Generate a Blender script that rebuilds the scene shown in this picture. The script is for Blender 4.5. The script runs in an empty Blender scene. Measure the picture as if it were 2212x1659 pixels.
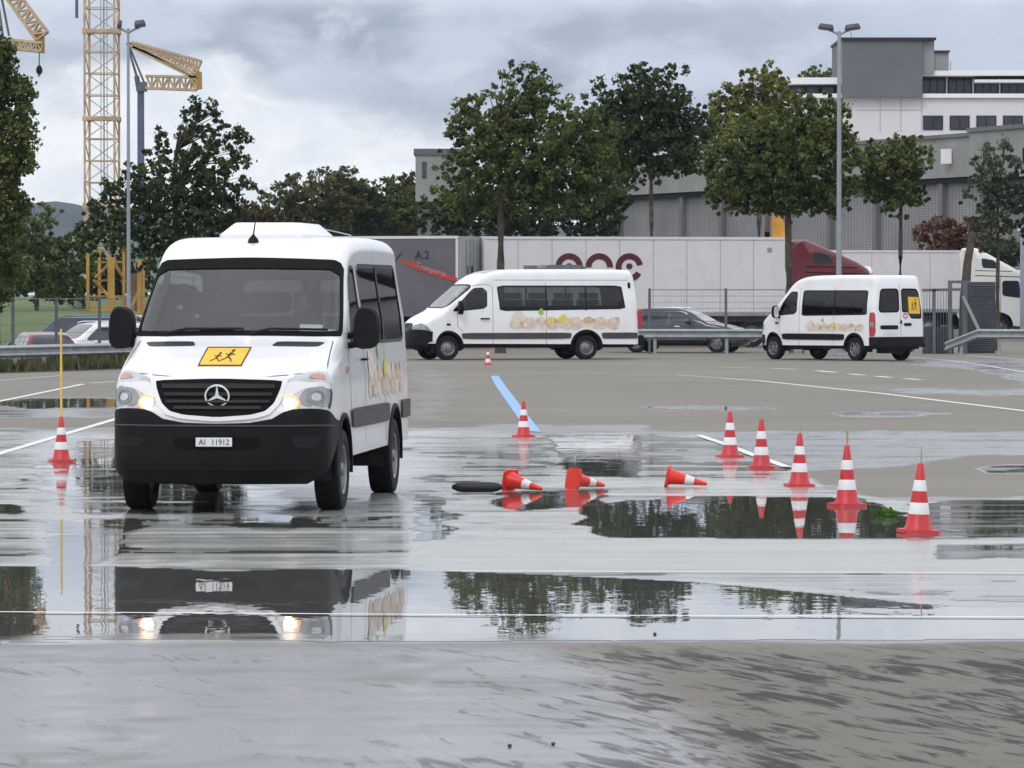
import bpy, bmesh, math, random
from mathutils import Vector, Matrix, noise
from mathutils.geometry import delaunay_2d_cdt
PI=math.pi; R=math.radians
random.seed(7)
S=bpy.context.scene; C=S.collection
# ------------------------------------------------------------------ camera
F=10000.0; CU=1106.0; HV=632.0; CZ=1.99       # focal length, centre, horizon (in units of a 2212 px wide frame) and eye height
cam=bpy.data.objects.new('camera',bpy.data.cameras.new('camera')); C.objects.link(cam); S.camera=cam
cam.location=(0,0,CZ); cam.data.sensor_width=36; cam.data.lens=36*F/2212
cam.rotation_euler=(R(90)-math.atan((829.5-HV)/F),0,0); cam.data.clip_start=1; cam.data.clip_end=12000
# ------------------------------------------------------------------ world: overcast sky
W=bpy.data.worlds.new('World'); S.world=W; W.use_nodes=True
SUN_EL,SUN_AZ=R(48),R(205)
def world():
    N=W.node_tree.nodes; L=W.node_tree.links; N.clear()
    def n(t,**k):
        x=N.new(t)
        for a,b in k.items(): setattr(x,a,b)
        return x
    def m(op,a,b=None,c=None,clamp=False):
        x=n('ShaderNodeMath',operation=op); x.use_clamp=clamp
        for i,v in enumerate((a,b,c)):
            if v is None: continue
            if isinstance(v,(int,float)): x.inputs[i].default_value=v
            else: L.new(v,x.inputs[i])
        return x.outputs[0]
    def ss(v,a,b):
        x=n('ShaderNodeMapRange',interpolation_type='SMOOTHSTEP'); L.new(v,x.inputs[0])
        x.inputs[1].default_value=a; x.inputs[2].default_value=b; return x.outputs[0]
    def mix(f,a,b):
        x=n('ShaderNodeMix',data_type='RGBA')
        if isinstance(f,(int,float)): x.inputs[0].default_value=f
        else: L.new(f,x.inputs[0])
        for i,v in ((6,a),(7,b)):
            if isinstance(v,tuple): x.inputs[i].default_value=(*v,1)
            else: L.new(v,x.inputs[i])
        return x.outputs[2]
    tc=n('ShaderNodeTexCoord'); sep=n('ShaderNodeSeparateXYZ'); L.new(tc.outputs['Generated'],sep.inputs[0])
    x,y,z=sep.outputs
    def nz(sc,sx,sz,det=6,rough=.55,dist=0.0,off=0.0):
        mp=n('ShaderNodeMapping'); L.new(tc.outputs['Generated'],mp.inputs[0]); mp.inputs['Scale'].default_value=(sx,1,sz); mp.inputs['Location'].default_value=(off,off,off)
        t=n('ShaderNodeTexNoise'); L.new(mp.outputs[0],t.inputs[0]); t.inputs['Scale'].default_value=sc; t.inputs['Detail'].default_value=det
        t.inputs['Roughness'].default_value=rough; t.inputs['Distortion'].default_value=dist
        return t.outputs[0]
    n1=nz(26,1,2.2); n2=nz(60,1,1.6,7,.6,.4,3.1); n3=nz(10,1,2.0,4,.5,0,7.7)
    # bright break near the horizon, to the left
    e=m('ADD',z,m('MULTIPLY',m('MAXIMUM',m('ADD',x,.062),0),.30))
    e=m('ADD',e,m('MULTIPLY',m('SUBTRACT',n1,.5),.040)); e=m('ADD',e,m('MULTIPLY',m('SUBTRACT',n2,.5),.022))
    brk=m('SUBTRACT',1,ss(e,.041,.052))
    dark=mix(ss(n1,.36,.62),(.35,.405,.495),(.60,.655,.76))
    dark=mix(m('MULTIPLY',ss(n2,.50,.70),.60),dark,(.74,.78,.86))
    right=ss(x,-.03,.09)
    dark=mix(m('MULTIPLY',right,.55),dark,(.57,.63,.76))
    bright=mix(ss(n2,.25,.75),(.80,.85,.93),(1.05,1.06,1.06))
    low=mix(brk,dark,bright)
    up=mix(ss(n3,.25,.75),(.95,.98,1.05),(1.35,1.37,1.42))
    mid=mix(ss(n2,.3,.7),(.78,.83,.92),(1.0,1.02,1.06)); cloud=mix(ss(z,.0585,.070),low,mid); cloud=mix(ss(z,.09,.25),cloud,up)
    # ground half
    cloud=mix(ss(z,-.02,-.002),(.2,.2,.2),cloud)
    sky=n('ShaderNodeTexSky',sky_type='NISHITA'); sky.sun_disc=False; sky.sun_elevation=SUN_EL; sky.sun_rotation=SUN_AZ
    b1=n('ShaderNodeBackground'); L.new(sky.outputs[0],b1.inputs[0]); b1.inputs[1].default_value=.09
    b2=n('ShaderNodeBackground'); L.new(cloud,b2.inputs[0]); b2.inputs[1].default_value=1.0
    mx=n('ShaderNodeMixShader'); mx.inputs[0].default_value=.93; L.new(b1.outputs[0],mx.inputs[1]); L.new(b2.outputs[0],mx.inputs[2])
    o=n('ShaderNodeOutputWorld'); L.new(mx.outputs[0],o.inputs[0])
world()
sun=bpy.data.objects.new('sun',bpy.data.lights.new('sun','SUN')); C.objects.link(sun)
sun.data.energy=.8; sun.data.angle=R(18); sun.data.color=(1,.97,.92)
sd=Vector((math.sin(SUN_AZ)*math.cos(SUN_EL),math.cos(SUN_AZ)*math.cos(SUN_EL),math.sin(SUN_EL)))
sun.rotation_euler=sd.to_track_quat('Z','Y').to_euler()
S.view_settings.view_transform='Standard'; S.view_settings.look='None'; S.view_settings.exposure=.12; S.view_settings.gamma=1
S.render.engine='CYCLES'
# ------------------------------------------------------------------ places
def zg(Y,X=0.0):
    """height of the ground"""
    z=0.0
    if Y>124:
        k=min(1,(Y-124)/12)*min(1,max(0,(-X-8.5)/3))
        z-=.75*k*k*(3-2*k)
    return z
def at(u,v,Y): return Vector(((u-CU)/F*Y,Y,CZ-(v-HV)/F*Y))
def gp(u,v):
    """the point of the ground seen at (u, v)"""
    lo,hi=5.0,400.0; m=5.0
    while m<400 and CZ-(v-HV)/F*m>zg(m,(u-CU)/F*m): lo=m; m+=.8
    hi=min(m,400.0)
    for _ in range(40):
        m=(lo+hi)/2; X=(u-CU)/F*m
        if CZ-(v-HV)/F*m>zg(m,X): lo=m
        else: hi=m
    X=(u-CU)/F*lo
    return Vector((X,lo,zg(lo,X)))
# ------------------------------------------------------------------ materials
def lin(c): return tuple(((v/255)/12.92 if v/255<.04045 else ((v/255+.055)/1.055)**2.4) for v in c)
def newmat(name):
    m=bpy.data.materials.new(name); m.use_nodes=True; nt=m.node_tree
    return m,nt,nt.nodes['Principled BSDF']
def mat(name,col,rough=.5,metal=0,var=.12,scale=3,bump=0,bscale=20,spec=.5,coat=0,emit=None,es=0,stretch=(1,1,1),dirt=0,dirtcol=(.12,.11,.1)):
    m,nt,b=newmat(name); N=nt.nodes; L=nt.links
    tc=N.new('ShaderNodeTexCoord'); mp=N.new('ShaderNodeMapping'); L.new(tc.outputs['Object'],mp.inputs[0]); mp.inputs['Scale'].default_value=stretch
    t=N.new('ShaderNodeTexNoise'); L.new(mp.outputs[0],t.inputs[0]); t.inputs['Scale'].default_value=scale; t.inputs['Detail'].default_value=6
    r=N.new('ShaderNodeValToRGB'); L.new(t.outputs[0],r.inputs[0])
    r.color_ramp.elements[0].position=.3; r.color_ramp.elements[1].position=.7
    r.color_ramp.elements[0].color=(*[max(0,v*(1-var)) for v in col],1); r.color_ramp.elements[1].color=(*[min(1,v*(1+var)) for v in col],1)
    out=r.outputs[0]
    if dirt:
        t2=N.new('ShaderNodeTexNoise'); L.new(tc.outputs['Object'],t2.inputs[0]); t2.inputs['Scale'].default_value=2.2; t2.inputs['Detail'].default_value=9; t2.inputs['Roughness'].default_value=.65
        mr=N.new('ShaderNodeMapRange'); L.new(t2.outputs[0],mr.inputs[0]); mr.inputs[1].default_value=.42; mr.inputs[2].default_value=.75; mr.inputs[4].default_value=dirt
        mx=N.new('ShaderNodeMix'); mx.data_type='RGBA'; L.new(mr.outputs[0],mx.inputs[0]); L.new(out,mx.inputs[6]); mx.inputs[7].default_value=(*dirtcol,1); out=mx.outputs[2]
    L.new(out,b.inputs['Base Color'])
    b.inputs['Roughness'].default_value=rough; b.inputs['Metallic'].default_value=metal; b.inputs['Specular IOR Level'].default_value=spec
    b.inputs['Coat Weight'].default_value=coat; b.inputs['Coat Roughness'].default_value=.08
    if emit: b.inputs['Emission Color'].default_value=(*emit,1); b.inputs['Emission Strength'].default_value=es
    if bump:
        t3=N.new('ShaderNodeTexNoise'); L.new(tc.outputs['Object'],t3.inputs[0]); t3.inputs['Scale'].default_value=bscale; t3.inputs['Detail'].default_value=5
        bm_=N.new('ShaderNodeBump'); L.new(t3.outputs[0],bm_.inputs['Height']); bm_.inputs['Strength'].default_value=bump; bm_.inputs['Distance'].default_value=.05
        L.new(bm_.outputs[0],b.inputs['Normal'])
    return m
def glassmat(name,tint,gloss=1.0,ior=1.5):
    m,nt,b=newmat(name); N=nt.nodes; L=nt.links; N.remove(b)
    tr=N.new('ShaderNodeBsdfTransparent'); tr.inputs[0].default_value=(*tint,1)
    gl=N.new('ShaderNodeBsdfGlossy'); gl.inputs[0].default_value=(gloss,gloss,gloss,1); gl.inputs['Roughness'].default_value=.02
    fr=N.new('ShaderNodeFresnel'); fr.inputs[0].default_value=ior
    mx=N.new('ShaderNodeMixShader'); L.new(fr.outputs[0],mx.inputs[0]); L.new(tr.outputs[0],mx.inputs[1]); L.new(gl.outputs[0],mx.inputs[2])
    L.new(mx.outputs[0],N['Material Output'].inputs[0]); return m
def leafmat(name,c1,c2,c3):
    m,nt,b=newmat(name); N=nt.nodes; L=nt.links
    g=N.new('ShaderNodeNewGeometry'); t=N.new('ShaderNodeTexNoise'); tc=N.new('ShaderNodeTexCoord'); L.new(tc.outputs['Object'],t.inputs[0]); t.inputs['Scale'].default_value=.8; t.inputs['Detail'].default_value=3
    a=N.new('ShaderNodeMath'); a.operation='MULTIPLY_ADD'; L.new(g.outputs['Random Per Island'],a.inputs[0]); a.inputs[1].default_value=.75
    s=N.new('ShaderNodeMath'); s.operation='MULTIPLY_ADD'; L.new(t.outputs[0],s.inputs[0]); s.inputs[1].default_value=1.5; s.inputs[2].default_value=-.62; L.new(s.outputs[0],a.inputs[2])
    r=N.new('ShaderNodeValToRGB'); L.new(a.outputs[0],r.inputs[0]); e=r.color_ramp.elements
    e[0].position=.1; e[0].color=(*c1,1); e[1].position=.95; e[1].color=(*c3,1); x=e.new(.55); x.color=(*c2,1)
    L.new(r.outputs[0],b.inputs['Base Color']); b.inputs['Roughness'].default_value=.55; b.inputs['Specular IOR Level'].default_value=.35
    tl=N.new('ShaderNodeBsdfTranslucent'); L.new(r.outputs[0],tl.inputs[0]); mx=N.new('ShaderNodeMixShader'); mx.inputs[0].default_value=.38
    L.new(b.outputs[0],mx.inputs[1]); L.new(tl.outputs[0],mx.inputs[2]); L.new(mx.outputs[0],N['Material Output'].inputs[0])
    return m
M={}
M['white']=mat('white_paint',(.80,.81,.83),.22,0,.03,1.5,coat=.5,dirt=.20,dirtcol=(.5,.49,.46))
M['white2']=mat('trailer_white',(.66,.65,.67),.45,0,.04,1.5,dirt=.16,dirtcol=(.42,.41,.42))
M['seam']=mat('seam_grey',(.25,.25,.26),.7,0,.2,3)
M['trim']=mat('black_plastic',(.006,.006,.007),.55,0,.3,6,spec=.2,bump=.04,dirt=.2,dirtcol=(.022,.021,.02))
M['moulding']=mat('grey_plastic',(.05,.047,.052),.6,0,.2,6,dirt=.3,dirtcol=(.10,.09,.08))
M['under']=mat('underbody',(.012,.012,.013),.8,0,.3,5)
M['tyre']=mat('tyre_rubber',(.010,.010,.010),.7,0,.3,14,bump=.1,spec=.25)
M['rim']=mat('rim_steel',(.24,.245,.255),.42,.6,.15,8)
M['rimdark']=mat('rim_dark',(.05,.05,.055),.5,.5,.15,8)
M['chrome']=mat('chrome',(.86,.87,.88),.28,.3,.03,3)
M['slat']=mat('grille_slat',(.012,.012,.013),.5,0,.1,5,spec=.3)
M['black']=mat('black_gloss',(.008,.008,.009),.25,0,.1,3,spec=.3)
M['matblack']=mat('grille_black',(.004,.004,.004),.7,0,.1,3,spec=.15)
M['seat']=mat('seat_cloth',(.085,.088,.095),.9,0,.25,8)
M['dash']=mat('dashboard',(.04,.043,.047),.7,0,.2,5)
M['liner']=mat('cabin_lining',(.30,.30,.30),.85,0,.08,4)
M['glass']=glassmat('windscreen_glass',(.72,.78,.77),1.0,1.85)
M['glassd']=glassmat('tinted_glass',(.16,.18,.18),.9,1.5)
M['glassm']=glassmat('side_glass',(.34,.38,.37),.9,1.5)
M['lampclear']=mat('lamp_clear',(.50,.52,.54),.12,.2,.2,9,coat=.8)
M['lampglass']=mat('lamp_glass',(.26,.27,.28),.12,.35,.25,9,coat=.6)
M['amber']=mat('amber_lens',(.50,.28,.22),.25,0,.15,9,coat=.5)
M['redlens']=mat('red_lens',(.42,.02,.03),.2,0,.15,9,coat=.5)
M['lit']=mat('lit_lamp',(1,.8,.6),.3,0,.02,3,emit=(1,.74,.5),es=5)
M['halo']=mat('lamp_halo_amber',(1,.4,.2),.3,0,.02,3,emit=(1,.28,.10),es=1.1)  # amber halo of the lit lamp, made as a glowing surface
M['yellow']=mat('sign_yellow',(.85,.50,.03),.5,0,.05,3)
M['ink']=mat('sign_ink',(.03,.025,.02),.6,0,.1,3)
M['plate']=mat('plate_white',(.72,.73,.74),.4,0,.05,4)
M['conered']=mat('cone_red',(.56,.020,.028),.42,0,.15,9,dirt=.55,dirtcol=(.24,.04,.045))
M['coneora']=mat('cone_orange_red',(.80,.035,.018),.4,0,.12,9,dirt=.2,dirtcol=(.4,.03,.02))
M['conewhite']=mat('cone_white',(.74,.74,.76),.4,0,.06,9,dirt=.3,dirtcol=(.45,.45,.45))
M['wood']=mat('wood_pole',(.42,.33,.20),.7,0,.2,10)
M['ypole']=mat('yellow_pole',(.72,.50,.10),.5,0,.15,5)
M['galv']=mat('galvanised_steel',(.33,.36,.38),.5,.45,.15,4,dirt=.2)
M['galvd']=mat('grey_steel',(.12,.13,.15),.5,.3,.15,4)
M['lampgrey']=mat('lamp_pole_grey',(.27,.31,.33),.5,.3,.1,3)
M['lamphead']=mat('lamp_head',(.075,.07,.085),.5,.2,.1,3)
M['cyel']=mat('crane_yellow',(.62,.37,.07),.55,.1,.3,1.2,dirt=.5,dirtcol=(.35,.2,.12))
M['cpale']=mat('crane_pale',(.52,.40,.26),.55,.1,.25,1.2,dirt=.6,dirtcol=(.38,.16,.10))
M['cblue']=mat('crane_blue_grey',(.10,.12,.20),.5,.2,.15,1.5)
M['corange']=mat('crane_orange',(.42,.25,.06),.55,.1,.3,1.0,dirt=.4,dirtcol=(.2,.08,.03))
M['bark']=mat('bark',(.075,.062,.048),.9,0,.4,6,bump=.5,bscale=9)
M['concrete']=mat('concrete',(.27,.275,.268),.85,0,.14,.5,dirt=.25,dirtcol=(.15,.15,.14))
M['concd']=mat('concrete_dark',(.155,.158,.16),.85,0,.14,.5,dirt=.25,dirtcol=(.10,.10,.10))
M['owhite']=mat('facade_white',(.72,.69,.72),.6,0,.03,.4)
M['oroof']=mat('roof_edge_white',(.88,.88,.90),.5,0,.02,.4)
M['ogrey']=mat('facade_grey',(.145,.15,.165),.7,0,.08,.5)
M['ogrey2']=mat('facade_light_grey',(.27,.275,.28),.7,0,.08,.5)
M['pane']=mat('window_pane',(.03,.035,.045),.12,0,.5,.5,coat=.3)
M['frame']=mat('window_frame',(.02,.02,.025),.5,0,.1,3)
M['tarp']=mat('tarpaulin_grey',(.125,.115,.135),.6,0,.12,.8,bump=.15,bscale=2,dirt=.25,dirtcol=(.08,.075,.08))
M['tdoor']=mat('trailer_door_grey',(.33,.34,.35),.5,.1,.06,1)
M['logo']=mat('logo_maroon',(.085,.01,.022),.5,0,.05,2)
M['redtxt']=mat('stripe_red',(.45,.05,.045),.5,0,.1,2)
M['darkink']=mat('lettering_dark',(.03,.022,.035),.5,0,.1,2)
M['cabred']=mat('cab_red',(.13,.010,.020),.28,0,.1,1,coat=.5)
M['cabwhite']=mat('cab_cream_white',(.80,.80,.77),.3,0,.04,1,coat=.4)
M['cargrey']=mat('car_dark_grey',(.045,.05,.058),.25,.3,.1,2,coat=.8)
M['carred']=mat('car_red',(.16,.010,.022),.25,.1,.1,2,coat=.8)
M['carwhite']=mat('car_white',(.80,.82,.84),.25,0,.03,2,coat=.6)
M['carblue']=mat('car_dark_blue',(.02,.035,.07),.25,.2,.1,2,coat=.6)
M['carblack']=mat('car_black',(.012,.013,.018),.25,.2,.1,2,coat=.6)
M['caryel']=mat('car_yellow',(.78,.42,.04),.3,0,.05,2,coat=.6)
M['skin']=mat('skin',(.26,.16,.12),.6,0,.05,9)
M['jacket']=mat('dark_jacket',(.02,.022,.028),.9,0,.2,9)
M['hair']=mat('dark_hair',(.02,.014,.01),.7,0,.2,9)
M['paint']=mat('road_paint_white',(.70,.70,.69),.55,0,.08,3,dirt=.35,dirtcol=(.35,.34,.32))
M['paintblue']=mat('road_paint_blue',(.20,.40,.74),.5,0,.08,3,dirt=.2,dirtcol=(.22,.33,.48))
M['louvre']=mat('louvre_grey',(.055,.058,.068),.6,.1,.1,3)
M['brown']=mat('site_timber',(.16,.085,.05),.8,0,.3,1.5)
M['rubber']=mat('black_rubber',(.012,.012,.016),.45,0,.2,6)
M['weed']=leafmat('weed_leaf',(.05,.12,.02),(.09,.2,.03),(.16,.3,.05))
# ------------------------------------------------------------------ mesh helpers
class MB:
    def __init__(s): s.v=[]; s.f=[]
    def add(s,vs,fs,T=None):
        o=len(s.v); s.v+= [tuple(T@Vector(p)) if T else tuple(p) for p in vs]; s.f+=[tuple(i+o for i in f) for f in fs]; return s
    def box(s,a,b,T=None):
        (x0,y0,z0),(x1,y1,z1)=a,b
        vs=[(x,y,z) for x in (x0,x1) for y in (y0,y1) for z in (z0,z1)]
        return s.add(vs,[(0,1,3,2),(4,6,7,5),(0,4,5,1),(2,3,7,6),(0,2,6,4),(1,5,7,3)],T)
    def bar(s,p,q,w,h=None,n=4,w2=None):
        p=Vector(p); q=Vector(q); d=q-p
        if d.length<1e-6: return s
        Q=d.to_track_quat('Z','Y').to_matrix()
        w2=w if w2 is None else w2; vs=[]
        for c,ww in ((p,w),(q,w2)):
            for i in range(n):
                a=2*PI*(i+.5)/n; k=ww/2/(math.cos(PI/n) if n==4 else 1)
                vs.append(c+Q@Vector((math.cos(a)*k,math.sin(a)*k*((h/w) if h else 1),0)))
        fs=[(i,(i+1)%n,n+(i+1)%n,n+i) for i in range(n)]+[tuple(range(n))[::-1],tuple(range(n,2*n))]
        return s.add(vs,fs)
    def tube(s,pts,rad,n=8):
        pts=[Vector(p) for p in pts]; rr=rad if isinstance(rad,(list,tuple)) else [rad]*len(pts); o=len(s.v)
        for i,p in enumerate(pts):
            d=(pts[min(i+1,len(pts)-1)]-pts[max(i-1,0)]).normalized(); Q=d.to_track_quat('Z','Y').to_matrix()
            for k in range(n):
                a=2*PI*k/n; s.v.append(tuple(p+Q@Vector((math.cos(a)*rr[i],math.sin(a)*rr[i],0))))
        for i in range(len(pts)-1):
            for k in range(n): s.f.append((o+i*n+k,o+i*n+(k+1)%n,o+(i+1)*n+(k+1)%n,o+(i+1)*n+k))
        s.f.append(tuple(o+k for k in range(n))[::-1]); s.f.append(tuple(o+(len(pts)-1)*n+k for k in range(n)))
        return s
    def lathe(s,prof,n=24,T=None,cap=True):
        vs=[(r*math.cos(2*PI*k/n),r*math.sin(2*PI*k/n),z) for r,z in prof for k in range(n)]
        fs=[(i*n+k,i*n+(k+1)%n,(i+1)*n+(k+1)%n,(i+1)*n+k) for i in range(len(prof)-1) for k in range(n)]
        if cap: fs+=[tuple(range(n))[::-1],tuple((len(prof)-1)*n+k for k in range(n))]
        return s.add(vs,fs,T)
    def prism(s,pts,f0,f1):
        """outline pts; f0/f1 map an outline point to 3-D on either side"""
        n=len(pts); vs=[f0(p) for p in pts]+[f1(p) for p in pts]
        return s.add(vs,[tuple(range(n))[::-1],tuple(range(n,2*n))]+[(i,(i+1)%n,n+(i+1)%n,n+i) for i in range(n)])
    def quads(s,c,ex,ey):
        return s.add([c-ex-ey,c+ex-ey,c+ex+ey,c-ex+ey],[(0,1,2,3)])
    def build(s,name,m,parent=None,smooth=False,org=None,bevel=0,recalc=True):
        me=bpy.data.meshes.new(name)
        vs=s.v
        if org is not None: vs=[(a-org[0],b-org[1],c-org[2]) for a,b,c in s.v]
        me.from_pydata(vs,[],s.f)
        if recalc:
            bm=bmesh.new(); bm.from_mesh(me)
            if smooth: bmesh.ops.remove_doubles(bm,verts=bm.verts,dist=1e-5)
            bmesh.ops.recalc_face_normals(bm,faces=bm.faces); bm.to_mesh(me); bm.free()
        me.materials.append(M[m] if isinstance(m,str) else m)
        if smooth:
            me.polygons.foreach_set('use_smooth',[True]*len(me.polygons)); me.set_sharp_from_angle(angle=R(smooth if smooth>1 else 40))
        o=bpy.data.objects.new(name,me); C.objects.link(o)
        if parent is not None: o.parent=parent
        if org is not None and parent is None: o.location=org
        if bevel:
            b=o.modifiers.new('bevel','BEVEL'); b.width=bevel; b.segments=2; b.limit_method='ANGLE'
        return o
def tag(o,label=None,cat=None,group=None,kind=None):
    if label: o['label']=label
    if cat: o['category']=cat
    if group: o['group']=group
    if kind: o['kind']=kind
    return o
def thing(name,label,cat,loc=(0,0,0),rz=0,group=None):
    o=bpy.data.objects.new(name,None); C.objects.link(o); o.empty_display_size=.2
    o.location=loc; o.rotation_euler=(0,0,rz); return tag(o,label,cat,group)
def copytree(o,parent=None):
    c=o.copy(); C.objects.link(c)
    if parent is not None: c.parent=parent
    for k in [x for x in S.objects if x.parent==o]: copytree(k,c)
    return c
def pip(x,y,P):
    r=False; j=len(P)-1
    for i in range(len(P)):
        xi,yi=P[i]; xj,yj=P[j]
        if (yi>y)!=(yj>y) and x<(xj-xi)*(y-yi)/(yj-yi)+xi: r=not r
        j=i
    return r
def rnd(P,k=2,f=.25):
    """round the corners of a closed outline"""
    for _ in range(k):
        Q=[]
        for i in range(len(P)):
            a=P[i]; b=P[(i+1)%len(P)]
            Q+=[(a[0]+(b[0]-a[0])*f,a[1]+(b[1]-a[1])*f),(a[0]+(b[0]-a[0])*(1-f),a[1]+(b[1]-a[1])*(1-f))]
        P=Q
    return P
def dens(P,d):
    Q=[]
    for i in range(len(P)):
        a=P[i]; b=P[(i+1)%len(P)]; n=max(1,int(math.hypot(b[0]-a[0],b[1]-a[1])/d))
        Q+=[(a[0]+(b[0]-a[0])*j/n,a[1]+(b[1]-a[1])*j/n) for j in range(n)]
    return Q
def cdt(outer,holes,step,extra=None):
    vs=[]; es=[]
    for P in [outer]+holes:
        o=len(vs); vs+=P; es+=[(o+i,o+(i+1)%len(P)) for i in range(len(P))]
    x0=min(p[0] for p in outer); x1=max(p[0] for p in outer); y0=min(p[1] for p in outer); y1=max(p[1] for p in outer)
    if extra is None:
        nx=max(1,int((x1-x0)/step)); ny=max(1,int((y1-y0)/step))
        extra=[(x0+(x1-x0)*(i+.5)/nx,y0+(y1-y0)*(j+.5)/ny) for i in range(nx) for j in range(ny)]
    m=step*.25
    for p in extra:
        if pip(p[0],p[1],outer) and not any(pip(p[0],p[1],h) for h in holes): vs.append(p)
    r=delaunay_2d_cdt([Vector(p) for p in vs],es,[],0,1e-5)
    V=[tuple(p) for p in r[0]]; T=[]
    for f in r[2]:
        cx=sum(V[i][0] for i in f)/3; cy=sum(V[i][1] for i in f)/3
        if pip(cx,cy,outer) and not any(pip(cx,cy,h) for h in holes): T.append(tuple(f))
    return V,T
def panel(mb,outer,holes,fn,step=.1,off=.01,depth=.02,extra=None):
    """a sheet over a surface fn(a, b, offset), with its edge turned down"""
    V,T=cdt(dens(outer,step),[dens(h,step) for h in holes],step,extra)
    o=len(mb.v); mb.v+=[tuple(fn(a,b,off)) for a,b in V]; mb.f+=[tuple(o+i for i in t) for t in T]
    if depth:
        cnt={}
        for t in T:
            for i in range(3):
                e=(t[i],t[(i+1)%3]); k=tuple(sorted(e)); cnt[k]=None if k in cnt else e
        low={}
        for e in cnt.values():
            if e is None: continue
            for i in e:
                if i not in low: low[i]=len(mb.v); mb.v.append(tuple(fn(V[i][0],V[i][1],off-depth)))
            mb.f.append((o+e[0],low[e[0]],low[e[1]],o+e[1]))
    return mb
def circ(cx,cy,r,n=24,r2=None): return [(cx+r*math.cos(2*PI*i/n),cy+(r2 or r)*math.sin(2*PI*i/n)) for i in range(n)]
def text(name,body,size,m,parent,loc,rot,ext=.004,sx=1,align='CENTER',label=None):
    cu=bpy.data.curves.new(name,'FONT'); cu.body=body; cu.size=size; cu.extrude=ext; cu.align_x=align; cu.align_y='CENTER'; cu.space_character=1.05
    t=bpy.data.objects.new('tmp',cu); C.objects.link(t); dg=bpy.context.evaluated_depsgraph_get(); dg.update()
    me=bpy.data.meshes.new_from_object(t.evaluated_get(dg)); C.objects.unlink(t); bpy.data.objects.remove(t)
    me.materials.clear(); me.materials.append(M[m]); o=bpy.data.objects.new(name,me); C.objects.link(o)
    if parent: o.parent=parent
    o.location=loc; o.rotation_euler=rot; o.scale=(sx,1,1); return o
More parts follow.
